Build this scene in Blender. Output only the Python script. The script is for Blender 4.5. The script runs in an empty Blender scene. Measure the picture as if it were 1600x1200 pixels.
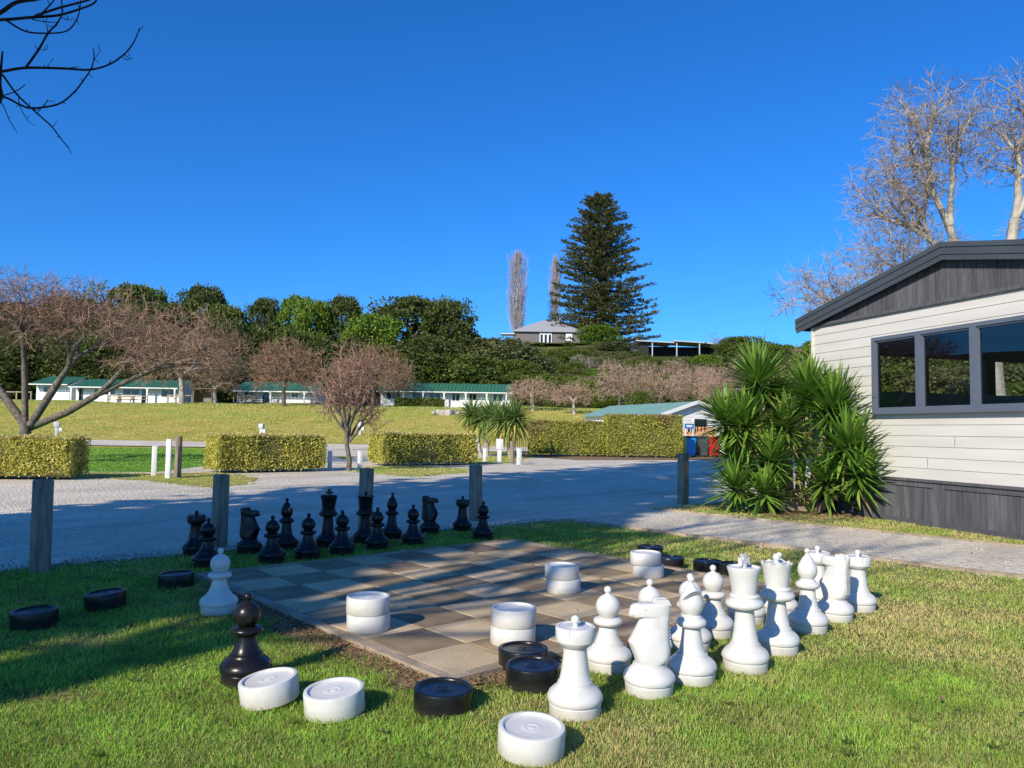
import bpy, bmesh, math, random
import numpy as np
from mathutils import Vector, Matrix, Euler
R = math.radians
sc = bpy.context.scene
col = sc.collection
rnd = random.Random(7)

# ------------------------------------------------------------------ camera model (photo is 1600x1200)
F, PITCH, ROLL, H = 1200.0, R(3.5034), 0.015, 1.223
CP, SP, CR, SR = math.cos(PITCH), math.sin(PITCH), math.cos(ROLL), math.sin(ROLL)
def ray(x, y):
    a, b = x-800, y-600
    u = a*CR+b*SR; v = -a*SR+b*CR
    d = (u/F, 1.0, -v/F)
    return Vector((d[0], d[1]*CP-d[2]*SP, d[1]*SP+d[2]*CP))
def at(x, y, Y):                       # the point on a photo ray at distance Y ahead
    d = ray(x, y); t = Y/d.y
    return Vector((d.x*t, Y, H+d.z*t))
def gnd(x, y, z=0.0):                  # the point where a photo ray meets the level z
    d = ray(x, y); t = (z-H)/d.z
    return Vector((d.x*t, d.y*t, z))
def sstep(t):
    t = max(0., min(1., t)); return t*t*(3-2*t)
def terrain(x, y):
    z = 3.95*sstep((y-40)/52.)
    z += 14.3*sstep((y-97)/52.)*(.45+.55*sstep((x+75)/70.))*(1-.24*sstep((x-13)/16.))
    z += 16*sstep((-x-78)/80.)*sstep((y-10)/40.)
    if y > 45:
        z += .10*math.sin(x*.21+1)*sstep((y-45)/20.)+.06*math.sin(x*.5+y*.3)*sstep((y-45)/20.)
    return z
def tgnd(x, y):                        # photo ray against the terrain
    d = ray(x, y); t = 2.0
    while t < 400:
        p = Vector((d.x*t, d.y*t, H+d.z*t))
        if p.z <= terrain(p.x, p.y): return p
        t += .1
    return p

cam_d = bpy.data.cameras.new('camera'); cam = bpy.data.objects.new('camera', cam_d); col.objects.link(cam)
cam_d.sensor_width = 36; cam_d.lens = 36*F/1600; cam_d.clip_end = 3000; cam_d.clip_start = .05
r0, u0, f0 = Vector((1,0,0)), Vector((0,-SP,CP)), Vector((0,CP,SP))
rx = r0*CR+u0*SR; ux = -r0*SR+u0*CR
M = Matrix(((rx.x,ux.x,-f0.x,0),(rx.y,ux.y,-f0.y,0),(rx.z,ux.z,-f0.z,H),(0,0,0,1)))
cam.matrix_world = M; sc.camera = cam

# ------------------------------------------------------------------ light
AZ, EL = R(58), R(30)                  # shadows run towards (cos AZ, sin AZ)
tosun = Vector((-math.cos(AZ)*math.cos(EL), -math.sin(AZ)*math.cos(EL), math.sin(EL)))
sd = bpy.data.lights.new('sun', 'SUN'); sd.energy = 4.4; sd.angle = R(.53); sd.color = (1, .90, .74)
so = bpy.data.objects.new('sun', sd); col.objects.link(so)
so.rotation_euler = tosun.to_track_quat('Z', 'Y').to_euler()
w = bpy.data.worlds.new('World'); sc.world = w; w.use_nodes = True
nt = w.node_tree; nt.nodes.clear()
sky = nt.nodes.new('ShaderNodeTexSky'); sky.sky_type = 'NISHITA'; sky.sun_disc = False
sky.sun_elevation = EL; sky.sun_rotation = math.atan2(tosun.x, tosun.y)
sky.air_density = 1.0; sky.dust_density = 0.7; sky.ozone_density = 4.0; sky.altitude = 300
hs = nt.nodes.new('ShaderNodeHueSaturation'); hs.inputs['Saturation'].default_value = 1.05; hs.inputs['Value'].default_value = 1.0
bg = nt.nodes.new('ShaderNodeBackground'); bg.inputs['Strength'].default_value = .11
wo = nt.nodes.new('ShaderNodeOutputWorld')
tint = nt.nodes.new('ShaderNodeMix'); tint.data_type = 'RGBA'; tint.blend_type = 'MULTIPLY'; tint.inputs[0].default_value = 1
tint.inputs[7].default_value = (.37, .78, 1.30, 1)
nt.links.new(sky.outputs[0], tint.inputs[6]); nt.links.new(tint.outputs[2], hs.inputs['Color']); nt.links.new(hs.outputs[0], bg.inputs[0]); nt.links.new(bg.outputs[0], wo.inputs[0])
sc.view_settings.view_transform = 'Standard'; sc.view_settings.look = 'None'
sc.view_settings.exposure = 0.36; sc.view_settings.gamma = 1.0
sc.render.engine = 'CYCLES'
sc.cycles.max_bounces = 8; sc.cycles.transparent_max_bounces = 12

# ------------------------------------------------------------------ materials
def newmat(name):
    m = bpy.data.materials.new(name); m.use_nodes = True
    n = m.node_tree; b = n.nodes['Principled BSDF']
    return m, n, b
def N(n, t, **kw):
    x = n.nodes.new(t)
    for k, v in kw.items():
        if hasattr(x, k): setattr(x, k, v)
        else: x.inputs[k.replace('_', ' ')].default_value = v
    return x
def c4(c): return (c[0], c[1], c[2], 1)
def pmat(name, c1, c2=None, scale=8., rough=.6, bump=0., bscale=None, spec=.5, detail=6., stretch=None, coat=0., lo=.35, hi=.65, metal=0., rand=0.):
    m, n, b = newmat(name)
    b.inputs['Roughness'].default_value = rough; b.inputs['Specular IOR Level'].default_value = spec
    b.inputs['Coat Weight'].default_value = coat; b.inputs['Metallic'].default_value = metal
    if c2 is None and not bump:
        b.inputs['Base Color'].default_value = c4(c1); return m
    tc = N(n, 'ShaderNodeTexCoord'); mp = N(n, 'ShaderNodeMapping')
    n.links.new(tc.outputs['Object'], mp.inputs[0])
    if stretch: mp.inputs['Scale'].default_value = stretch
    nz = N(n, 'ShaderNodeTexNoise', Scale=scale, Detail=detail, Roughness=.62)
    n.links.new(mp.outputs[0], nz.inputs['Vector'])
    mr = N(n, 'ShaderNodeMapRange'); mr.inputs[1].default_value = lo; mr.inputs[2].default_value = hi
    n.links.new(nz.outputs[0], mr.inputs[0])
    mx = N(n, 'ShaderNodeMix', data_type='RGBA')
    mx.inputs[6].default_value = c4(c1); mx.inputs[7].default_value = c4(c2 or c1)
    n.links.new(mr.outputs[0], mx.inputs[0])
    out = mx.outputs[2]
    if rand:
        g = N(n, 'ShaderNodeNewGeometry'); h_ = N(n, 'ShaderNodeHueSaturation')
        m2 = N(n, 'ShaderNodeMapRange'); m2.inputs[3].default_value = 1-rand; m2.inputs[4].default_value = 1+rand
        n.links.new(g.outputs['Random Per Island'], m2.inputs[0]); n.links.new(m2.outputs[0], h_.inputs['Value'])
        n.links.new(out, h_.inputs['Color']); out = h_.outputs[0]
    n.links.new(out, b.inputs['Base Color'])
    if bump:
        nb = N(n, 'ShaderNodeTexNoise', Scale=bscale or scale*4, Detail=5., Roughness=.6)
        n.links.new(mp.outputs[0], nb.inputs['Vector'])
        bp = N(n, 'ShaderNodeBump', Strength=bump, Distance=.02)
        n.links.new(nb.outputs[0], bp.inputs['Height']); n.links.new(bp.outputs[0], b.inputs['Normal'])
    return m
def leafmat(name, c1, c2, trans=.35, rough=.5, sat=1.0, spec=.25):
    m, n, b = newmat(name)
    g = N(n, 'ShaderNodeNewGeometry')
    mx = N(n, 'ShaderNodeMix', data_type='RGBA'); mx.inputs[6].default_value = c4(c1); mx.inputs[7].default_value = c4(c2)
    n.links.new(g.outputs['Random Per Island'], mx.inputs[0])
    n.links.new(mx.outputs[2], b.inputs['Base Color'])
    b.inputs['Roughness'].default_value = rough; b.inputs['Specular IOR Level'].default_value = spec
    tr = N(n, 'ShaderNodeBsdfTranslucent'); n.links.new(mx.outputs[2], tr.inputs[0])
    ms = N(n, 'ShaderNodeMixShader'); ms.inputs[0].default_value = trans
    n.links.new(b.outputs[0], ms.inputs[1]); n.links.new(tr.outputs[0], ms.inputs[2])
    n.links.new(ms.outputs[0], n.nodes['Material Output'].inputs[0])
    return m

MT = {}
MT['white'] = pmat('white_plastic', (.60,.585,.545), (.665,.655,.62), 9, rough=.34, bump=.06, bscale=6, spec=.5, lo=.3, hi=.55)
def dirty(m, z0, colr, amt):
    n = m.node_tree; b = n.nodes['Principled BSDF']; src = b.inputs['Base Color'].links[0].from_socket
    tc = N(n, 'ShaderNodeTexCoord'); sx = N(n, 'ShaderNodeSeparateXYZ'); n.links.new(tc.outputs['Object'], sx.inputs[0])
    oi = N(n, 'ShaderNodeObjectInfo'); vm = N(n, 'ShaderNodeVectorMath', operation='ADD'); n.links.new(tc.outputs['Object'], vm.inputs[0]); n.links.new(oi.outputs['Location'], vm.inputs[1])
    nz = N(n, 'ShaderNodeTexNoise', Scale=24., Detail=6., Roughness=.7); n.links.new(vm.outputs[0], nz.inputs['Vector'])
    mr = N(n, 'ShaderNodeMapRange'); mr.inputs[1].default_value = 0; mr.inputs[2].default_value = z0; mr.inputs[3].default_value = 1; mr.inputs[4].default_value = 0
    n.links.new(sx.outputs[2], mr.inputs[0])
    ml = N(n, 'ShaderNodeMath', operation='MULTIPLY'); n.links.new(mr.outputs[0], ml.inputs[0]); n.links.new(nz.outputs[0], ml.inputs[1])
    n2 = N(n, 'ShaderNodeTexNoise', Scale=7., Detail=8., Roughness=.75); n.links.new(vm.outputs[0], n2.inputs['Vector'])
    m2 = N(n, 'ShaderNodeMapRange'); m2.inputs[1].default_value = .56; m2.inputs[2].default_value = .80; m2.inputs[4].default_value = .42; n.links.new(n2.outputs[0], m2.inputs[0])
    ad = N(n, 'ShaderNodeMath', operation='MULTIPLY_ADD', use_clamp=True); ad.inputs[1].default_value = amt; n.links.new(ml.outputs[0], ad.inputs[0]); n.links.new(m2.outputs[0], ad.inputs[2])
    mx = N(n, 'ShaderNodeMix', data_type='RGBA'); n.links.new(ad.outputs[0], mx.inputs[0]); n.links.new(src, mx.inputs[6]); mx.inputs[7].default_value = c4(colr)
    n.links.new(mx.outputs[2], b.inputs['Base Color'])
dirty(MT['white'], .06, (.33,.29,.20), 1.15)
MT['black'] = pmat('black_plastic', (.007,.007,.008), (.013,.013,.014), 6, rough=.30, bump=.05, bscale=8, spec=.35)
dirty(MT['black'], .05, (.07,.06,.045), .7)
MT['post'] = pmat('weathered_post', (.17,.135,.095), (.34,.285,.215), 9, rough=.85, bump=.5, stretch=(3,3,.35), spec=.2)
MT['whitewood'] = pmat('white_painted_timber', (.72,.72,.7), (.8,.8,.79), 14, rough=.5, bump=.1)
MT['bark'] = pmat('grey_bark', (.085,.07,.055), (.21,.185,.15), 9, rough=.9, bump=.6, bscale=30, spec=.15)
MT['barkdark'] = pmat('dark_bark', (.02,.016,.014), (.045,.037,.03), 12, rough=.9, bump=.4, spec=.15)
MT['barkpale'] = pmat('pale_bark', (.30,.27,.22), (.52,.48,.41), 3, rough=.85, bump=.4, spec=.15)
MT['twigred'] = leafmat('reddish_twig', (.17,.085,.06), (.40,.25,.17), trans=0., rough=.8, spec=.1)
MT['twigbrown'] = leafmat('brown_twig', (.14,.09,.06), (.42,.31,.205), trans=0., rough=.8, spec=.1)
MT['twigpink'] = leafmat('pinkish_twig', (.26,.16,.11), (.50,.36,.27), trans=0., rough=.8, spec=.1)
MT['twigpale'] = leafmat('pale_twig', (.21,.165,.13), (.40,.345,.28), trans=0., rough=.8, spec=.1)
MT['twigpoplar'] = leafmat('poplar_twig', (.24,.20,.185), (.40,.345,.32), trans=0., rough=.8, spec=.1)
MT['twigtan'] = leafmat('grey_tan_twig', (.17,.09,.065), (.42,.28,.20), trans=0., rough=.8, spec=.1)
MT['leafdark'] = leafmat('dark_evergreen_leaf', (.040,.060,.015), (.16,.19,.045))
MT['leafmid'] = leafmat('mid_green_leaf', (.06,.095,.017), (.21,.26,.05))
MT['leafbright'] = leafmat('bright_green_leaf', (.09,.16,.016), (.23,.33,.04))
MT['leafolive'] = leafmat('olive_leaf', (.085,.10,.035), (.26,.27,.10))
MT['leafcon'] = leafmat('conifer_needle', (.060,.072,.024), (.25,.245,.09), trans=.3)
MT['hedge'] = leafmat('hedge_leaf', (.36,.36,.05), (.74,.68,.19), trans=.3, rough=.45)
MT['hedgetop'] = leafmat('dry_hedge_leaf', (.42,.33,.12), (.66,.54,.25), trans=.2, rough=.6)
MT['hedgegreen'] = leafmat('green_hedge_leaf', (.24,.27,.04), (.54,.53,.12), trans=.3, rough=.45)
MT['hedgebrown'] = leafmat('browned_hedge_leaf', (.20,.14,.05), (.38,.28,.12), trans=.2, rough=.6)
MT['hedgecore'] = pmat('hedge_inside', (.09,.09,.025), (.17,.15,.05), 12, rough=.9, bump=.5)
MT['yucca'] = leafmat('yucca_leaf', (.06,.15,.018), (.25,.41,.06), trans=.22, rough=.38, spec=.5)
MT['yuccaold'] = leafmat('old_yucca_leaf', (.22,.19,.06), (.40,.33,.13), trans=.2, rough=.6)
MT['cord'] = leafmat('cabbage_tree_leaf', (.10,.18,.04), (.28,.38,.11), trans=.25, rough=.5)
MT['cordold'] = leafmat('yellow_cabbage_tree_leaf', (.48,.43,.08), (.68,.58,.16), trans=.25, rough=.6)
MT['corrgreen'] = pmat('green_roof_paint', (.035,.15,.08), (.05,.185,.10), 1.5, rough=.42, spec=.5)
MT['wallwhite'] = pmat('white_cabin_paint', (.76,.76,.74), (.82,.82,.80), 2, rough=.6)
MT['winframe'] = pmat('blue_grey_aluminium', (.105,.125,.165), (.115,.135,.178), 5, rough=.4)
MT['darkglass'] = pmat('dark_window_glass', (.012,.014,.016), None, rough=.06, spec=.6)
MT['charcoal'] = pmat('charcoal_stained_timber', (.075,.075,.083), (.125,.125,.136), 5, rough=.75, bump=.35, stretch=(6,6,.5), spec=.25, rand=.22)
MT['barge'] = pmat('dark_grey_flashing', (.058,.066,.071), (.07,.079,.085), 2, rough=.38, spec=.5)
MT['soffit'] = pmat('black_soffit', (.015,.015,.016), (.022,.022,.022), 4, rough=.8)
MT['clad'] = pmat('cream_weatherboard', (.58,.55,.495), (.66,.635,.58), 1.6, rough=.5, bump=.05, stretch=(.4,.4,4))
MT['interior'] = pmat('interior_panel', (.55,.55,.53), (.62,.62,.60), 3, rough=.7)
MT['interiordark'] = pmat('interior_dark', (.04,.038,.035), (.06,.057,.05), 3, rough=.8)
MT['edging'] = pmat('timber_edging', (.24,.185,.13), (.42,.33,.23), 7, rough=.85, bump=.4, stretch=(1,1,3), rand=.12)
MT['slabdark'] = pmat('dark_paving_slab', (.225,.165,.098), (.33,.245,.15), 5, rough=.85, bump=.35, bscale=70, spec=.25, rand=.16)
MT['slablight'] = pmat('light_paving_slab', (.44,.335,.20), (.60,.465,.29), 4, rough=.85, bump=.35, bscale=70, spec=.25, rand=.13)
MT['joint'] = pmat('sandy_joint', (.07,.058,.042), (.12,.10,.075), 30, rough=.95)
MT['soil'] = pmat('bare_soil', (.15,.095,.055), (.36,.25,.15), 14, rough=.95, bump=.9, bscale=60, spec=.1)
MT['chip'] = leafmat('bark_chip', (.10,.06,.035), (.34,.23,.13), trans=0., rough=.9, spec=.1)
MT['binblue'] = pmat('blue_bin_plastic', (.01,.30,.72), (.012,.33,.76), 4, rough=.4)
MT['bindark'] = pmat('dark_grey_bin_plastic', (.06,.065,.075), (.07,.075,.085), 4, rough=.45)
MT['binred'] = pmat('red_bin_plastic', (.72,.015,.02), (.76,.02,.025), 4, rough=.4)
MT['binnavy'] = pmat('navy_bin_lid', (.012,.025,.11), (.015,.03,.13), 4, rough=.4)
MT['yellow'] = pmat('yellow_plastic', (.75,.5,.02), (.8,.55,.03), 4, rough=.45)
MT['signblue'] = pmat('blue_sign_paint', (.02,.14,.40), (.025,.16,.43), 4, rough=.4)
MT['signwhite'] = pmat('white_sign_paint', (.8,.8,.8), None, rough=.5)
MT['orangewood'] = pmat('orange_timber', (.50,.25,.09), (.62,.33,.13), 5, rough=.7, rand=.15)
MT['housegrey'] = pmat('grey_house_cladding', (.155,.13,.125), (.18,.155,.15), 3, rough=.8)
MT['roofgrey'] = pmat('pale_grey_roof', (.32,.31,.33), (.36,.35,.37), 2, rough=.6)
MT['metalgrey'] = pmat('grey_metal', (.45,.48,.5), (.5,.53,.55), 6, rough=.4)
MT['rock'] = pmat('pale_stone', (.35,.31,.27), (.5,.46,.4), 4, rough=.9, bump=.6)
def glassmat():
    m = bpy.data.materials.new('window_glass'); m.use_nodes = True; n = m.node_tree; n.nodes.clear()
    o = N(n, 'ShaderNodeOutputMaterial'); t = N(n, 'ShaderNodeBsdfTransparent'); t.inputs[0].default_value = (.66,.70,.70,1)
    g = N(n, 'ShaderNodeBsdfGlossy'); g.inputs['Roughness'].default_value = .005; g.inputs[0].default_value = (.9,.95,1,1)
    f = N(n, 'ShaderNodeFresnel'); f.inputs[0].default_value = 1.85
    s = N(n, 'ShaderNodeMixShader'); n.links.new(f.outputs[0], s.inputs[0]); n.links.new(t.outputs[0], s.inputs[1]); n.links.new(g.outputs[0], s.inputs[2])
    n.links.new(s.outputs[0], o.inputs[0]); return m
MT['glass'] = glassmat()
def gravelmat(name, c1, c2, c3):
    m, n, b = newmat(name); b.inputs['Roughness'].default_value = .9; b.inputs['Specular IOR Level'].default_value = .2
    tc = N(n, 'ShaderNodeTexCoord')
    v = N(n, 'ShaderNodeTexVoronoi', Scale=42.); n.links.new(tc.outputs['Object'], v.inputs['Vector'])
    v2 = N(n, 'ShaderNodeTexVoronoi', Scale=17.); n.links.new(tc.outputs['Object'], v2.inputs['Vector'])
    nz = N(n, 'ShaderNodeTexNoise', Scale=.55, Detail=7., Roughness=.6); n.links.new(tc.outputs['Object'], nz.inputs['Vector'])
    sp = N(n, 'ShaderNodeSeparateColor'); n.links.new(v.outputs['Color'], sp.inputs[0])
    mx = N(n, 'ShaderNodeMix', data_type='RGBA'); mx.inputs[6].default_value = c4(c1); mx.inputs[7].default_value = c4(c2)
    n.links.new(sp.outputs[0], mx.inputs[0])
    mr = N(n, 'ShaderNodeMapRange'); mr.inputs[1].default_value = .42; mr.inputs[2].default_value = .72; mr.inputs[4].default_value = .75
    n.links.new(nz.outputs[0], mr.inputs[0])
    m2 = N(n, 'ShaderNodeMix', data_type='RGBA'); n.links.new(mr.outputs[0], m2.inputs[0]); n.links.new(mx.outputs[2], m2.inputs[6]); m2.inputs[7].default_value = c4(c3)
    mp = N(n, 'ShaderNodeMapping'); n.links.new(tc.outputs['Object'], mp.inputs[0]); mp.vector_type = 'TEXTURE'; mp.inputs['Rotation'].default_value = (0,0,R(50)); mp.inputs['Scale'].default_value = (9,.8,1)
    n3 = N(n, 'ShaderNodeTexNoise', Scale=1., Detail=4., Roughness=.6); n.links.new(mp.outputs[0], n3.inputs['Vector'])
    r3 = N(n, 'ShaderNodeMapRange'); r3.inputs[1].default_value = .35; r3.inputs[2].default_value = .65; r3.inputs[3].default_value = .88; r3.inputs[4].default_value = 1.13; n.links.new(n3.outputs[0], r3.inputs[0])
    h3 = N(n, 'ShaderNodeHueSaturation'); n.links.new(r3.outputs[0], h3.inputs['Value']); n.links.new(m2.outputs[2], h3.inputs['Color'])
    n.links.new(h3.outputs[0], b.inputs['Base Color'])
    ad = N(n, 'ShaderNodeMath', operation='ADD'); n.links.new(v.outputs['Distance'], ad.inputs[0]); n.links.new(v2.outputs['Distance'], ad.inputs[1])
    bp = N(n, 'ShaderNodeBump', Strength=.8, Distance=.02); bp.invert = True
    n.links.new(ad.outputs[0], bp.inputs['Height']); n.links.new(bp.outputs[0], b.inputs['Normal'])
    return m
MT['gravel'] = gravelmat('pale_gravel', (.54,.475,.37), (.85,.765,.615), (.50,.43,.325))
def groundmat():
    m, n, b = newmat('grass_ground'); b.inputs['Roughness'].default_value = .95; b.inputs['Specular IOR Level'].default_value = .1
    tc = N(n, 'ShaderNodeTexCoord')
    def noise(s, d=6.):
        x = N(n, 'ShaderNodeTexNoise', Scale=s, Detail=d, Roughness=.65); n.links.new(tc.outputs['Object'], x.inputs['Vector']); return x
    def rng(src, lo, hi):
        x = N(n, 'ShaderNodeMapRange'); x.inputs[1].default_value = lo; x.inputs[2].default_value = hi; n.links.new(src, x.inputs[0]); return x.outputs[0]
    def mix(f, a, c):
        x = N(n, 'ShaderNodeMix', data_type='RGBA')
        n.links.new(f, x.inputs[0])
        for k, q in ((6, a), (7, c)):
            if isinstance(q, tuple): x.inputs[k].default_value = c4(q)
            else: n.links.new(q, x.inputs[k])
        return x.outputs[2]
    near = mix(rng(noise(22).outputs[0], .4, .62), (.09,.13,.025), (.28,.24,.09))
    mead = mix(rng(noise(.33, 9).outputs[0], .38, .64), (.43,.345,.06), (.62,.45,.12))
    mead = mix(rng(noise(6, 6).outputs[0], .45, .7), mead, (.27,.235,.045))
    mead = mix(rng(noise(.09, 3).outputs[0], .5, .66), mead, (.33,.35,.05))
    sx = N(n, 'ShaderNodeSeparateXYZ'); n.links.new(tc.outputs['Object'], sx.inputs[0])
    grass = mix(rng(sx.outputs[1], 12, 15), near, mead)
    topg = mix(rng(noise(.6, 5).outputs[0], .4, .6), (.19,.27,.035), (.29,.30,.05))
    grass = mix(rng(sx.outputs[1], 76, 86), grass, topg)
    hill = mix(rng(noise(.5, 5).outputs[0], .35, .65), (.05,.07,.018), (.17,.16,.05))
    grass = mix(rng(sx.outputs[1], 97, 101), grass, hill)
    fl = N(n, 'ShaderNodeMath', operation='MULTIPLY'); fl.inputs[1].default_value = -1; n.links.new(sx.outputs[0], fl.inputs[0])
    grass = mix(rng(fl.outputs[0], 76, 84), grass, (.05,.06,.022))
    n.links.new(grass, b.inputs['Base Color'])
    nb = noise(14, 6); bp = N(n, 'ShaderNodeBump', Strength=.9, Distance=.06); n.links.new(nb.outputs[0], bp.inputs['Height']); n.links.new(bp.outputs[0], b.inputs['Normal'])
    return m
MT['ground'] = groundmat()
MT['lawn'] = pmat('mown_green_lawn', (.06,.19,.014), (.15,.30,.03), 1.6, rough=.95, bump=.8, bscale=25, spec=.1)
MT['drygrass'] = pmat('yellowed_verge_grass', (.24,.23,.05), (.46,.38,.12), 3.5, rough=.95, bump=.8, bscale=25, spec=.1)

# ------------------------------------------------------------------ mesh builder and tagging
class MB:
    def __init__(s): s.v = []; s.f = []; s.m = []
    def add(s, vs, fs, mi=0):
        o = len(s.v); s.v += [tuple(p) for p in vs]; s.f += [tuple(i+o for i in f) for f in fs]; s.m += [mi]*len(fs)
    def box(s, c, d, mi=0, rz=0., mat=None):
        x, y, z = d[0]/2, d[1]/2, d[2]/2
        vs = [Vector((a*x, b*y, e*z)) for e in (-1,1) for b in (-1,1) for a in (-1,1)]
        if mat is None: mat = Matrix.Rotation(rz, 3, 'Z')
        vs = [mat @ p + Vector(c) for p in vs]
        s.add(vs, [(0,2,3,1),(4,5,7,6),(0,1,5,4),(2,6,7,3),(0,4,6,2),(1,3,7,5)], mi)
    def beam(s, a, b, w, h, mi=0):      # a rectangular bar from a to b
        a, b = Vector(a), Vector(b); d = b-a; q = d.to_track_quat('X', 'Z').to_matrix()
        s.box((a+b)/2, (d.length, w, h), mi, mat=q)
    def tube(s, pts, rad, n=6, mi=0, cap=True):
        pts = [Vector(p) for p in pts]; k = len(pts); vs = []
        t0 = (pts[1]-pts[0]).normalized(); up = Vector((0,0,1)) if abs(t0.z) < .9 else Vector((1,0,0))
        a = t0.cross(up).normalized()
        for i, p in enumerate(pts):
            t = (pts[min(i+1,k-1)]-pts[max(i-1,0)])
            if t.length < 1e-9: t = t0
            t.normalize(); a = (a-t*a.dot(t))
            if a.length < 1e-6: a = t.orthogonal()
            a.normalize(); b = t.cross(a)
            for j in range(n):
                q = 2*math.pi*j/n; vs.append(p+(a*math.cos(q)+b*math.sin(q))*rad[i])
        fs = [(i*n+j, i*n+(j+1)%n, (i+1)*n+(j+1)%n, (i+1)*n+j) for i in range(k-1) for j in range(n)]
        if cap: fs += [tuple(range(n-1,-1,-1)), tuple((k-1)*n+j for j in range(n))]
        s.add(vs, fs, mi)
    def lathe(s, prof, n=40, mi=0, fn=None):
        vs = []; 
        for i, (r, z) in enumerate(prof):
            for j in range(n):
                q = 2*math.pi*j/n; rr, zz = (r, z) if fn is None else fn(i, q, r, z)
                vs.append((rr*math.cos(q), rr*math.sin(q), zz))
        k = len(prof)
        fs = [(i*n+j, i*n+(j+1)%n, (i+1)*n+(j+1)%n, (i+1)*n+j) for i in range(k-1) for j in range(n)]
        fs += [tuple(range(n-1,-1,-1)), tuple((k-1)*n+j for j in range(n))]
        s.add(vs, fs, mi)
    def build(s, name, mats, parent=None, smooth=None, loc=(0,0,0)):
        me = bpy.data.meshes.new(name)
        me.from_pydata(s.v, [], s.f)
        for m in (mats if isinstance(mats, (list, tuple)) else [mats]): me.materials.append(m)
        if any(s.m): me.polygons.foreach_set('material_index', s.m)
        me.update()
        if smooth is not None:
            me.polygons.foreach_set('use_smooth', [True]*len(me.polygons))
            if smooth < 180: me.set_sharp_from_angle(angle=R(smooth))
        o = bpy.data.objects.new(name, me); col.objects.link(o)
        o.location = loc
        if parent is not None: o.parent = parent
        return o
def bevel_box(mb, c, d, bev=.01, mi=0, rz=0.):
    bm = bmesh.new(); bmesh.ops.create_cube(bm, size=1)
    bmesh.ops.scale(bm, vec=d, verts=bm.verts)
    bmesh.ops.bevel(bm, geom=bm.edges[:], offset=bev, segments=2, affect='EDGES', profile=.5)
    bm.verts.index_update(); mt = Matrix.Rotation(rz, 3, 'Z')
    mb.add([mt @ v.co + Vector(c) for v in bm.verts], [[v.index for v in f.verts] for f in bm.faces], mi); bm.free()
def tag(o, label=None, cat=None, group=None, kind=None):
    if label: o['label'] = label
    if cat: o['category'] = cat
    if group: o['group'] = group
    if kind: o['kind'] = kind
    return o
def thing(name, label, cat, loc=(0,0,0), rz=0., group=None):
    o = bpy.data.objects.new(name, None); o.empty_display_size = .1; col.objects.link(o)
    o.location = loc; o.rotation_euler = (0,0,rz)
    return tag(o, label, cat, group)
def kids(o): return [c for c in bpy.data.objects if c.parent == o]
def dup(o, loc, rz=0., label=None, group=None, scale=None, tilt=None):
    ks = kids(o)
    r = o.copy(); col.objects.link(r); r.location = loc; r.rotation_euler = (0,0,rz) if tilt is None else (tilt[0], tilt[1], rz)
    if scale is not None: r.scale = scale
    if label: r['label'] = label
    if group: r['group'] = group
    for k in ks:
        g = kids(k); c = k.copy(); col.objects.link(c); c.parent = r
        for q in g:
            e = q.copy(); col.objects.link(e); e.parent = c
    return r

# ------------------------------------------------------------------ terrain and sheets
def grid_ground():
    xs = sorted(set([-600,-400,-300,-220,-160] + list(np.arange(-130,131,2.5)) + [160,220,300,400,600]))
    ys = sorted(set([-300,-150,-80,-40,-20,-10] + list(np.arange(-5,38,4)) + list(np.arange(38,170,1.5)) + [180,200,230,270,330,420,600]))
    vs = [(x, y, terrain(x, y)) for y in ys for x in xs]; nx = len(xs)
    fs = [(j*nx+i, j*nx+i+1, (j+1)*nx+i+1, (j+1)*nx+i) for j in range(len(ys)-1) for i in range(nx-1)]
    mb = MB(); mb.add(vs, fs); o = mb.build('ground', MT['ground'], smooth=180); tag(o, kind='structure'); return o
grid_ground()
def sheet(name, poly, m, z=.004, kind='structure'):
    mb = MB(); mb.add([(p[0], p[1], z) for p in poly], [tuple(range(len(poly)))]); o = mb.build(name, m); tag(o, kind=kind); return o
def wobble(a, b, n, amp, seed):
    r = random.Random(seed); a, b = Vector(a[:2]), Vector(b[:2]); d = b-a; nn = Vector((-d.y, d.x)).normalized(); out = []
    for i in range(n):
        t = i/n; out.append(a+d*t+nn*(r.uniform(-amp, amp) if i else 0))
    return out
def smooth_sheet(name, pts, m, z=.004, amp=.06, seed=1, step=.5):
    poly = []
    for i, p in enumerate(pts):
        q = pts[(i+1) % len(pts)]; L = (Vector(q[:2])-Vector(p[:2])).length
        poly += wobble(p, q, max(1, min(40, int(L/step))), amp, seed+i)
    bm = bmesh.new(); vs = [bm.verts.new((p[0], p[1], z)) for p in poly]; f = bm.faces.new(vs)
    bmesh.ops.triangulate(bm, faces=[f])
    for f in bm.faces:
        if f.normal.z < 0: f.normal_flip()
    me = bpy.data.meshes.new(name); bm.to_mesh(me); bm.free(); me.materials.append(m)
    o = bpy.data.objects.new(name, me); col.objects.link(o); tag(o, kind='structure'); return o
# gravel road: from the lawn's edge to the hedges
NE = [gnd(-900,1010), gnd(0,893), gnd(270,868), gnd(520,843), gnd(770,822), gnd(872,813)]
smooth_sheet('gravel_road', [p[:] for p in NE] + [gnd(1022,797)[:], gnd(1120,786)[:], (8.,17.5), (16,26), (40,36), (40,39.5), (-1.,39.5), (-6.,36), (-13.,33), (-20,24), (-34,17), (-34,4)], MT['gravel'], amp=.05)
# gravel footpath
PA, PB, PC, PD = gnd(872,813), gnd(1600,905), gnd(1022,797), gnd(1560,852)
pdir = (PB-PA).normalized(); qdir = (PD-PC).normalized()
smooth_sheet('gravel_path', [(PA-pdir*.25)[:], (PA+pdir*12)[:], (PC+qdir*12)[:], (PC-qdir*.1)[:]], MT['gravel'], z=.008, amp=.04, seed=30)
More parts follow.
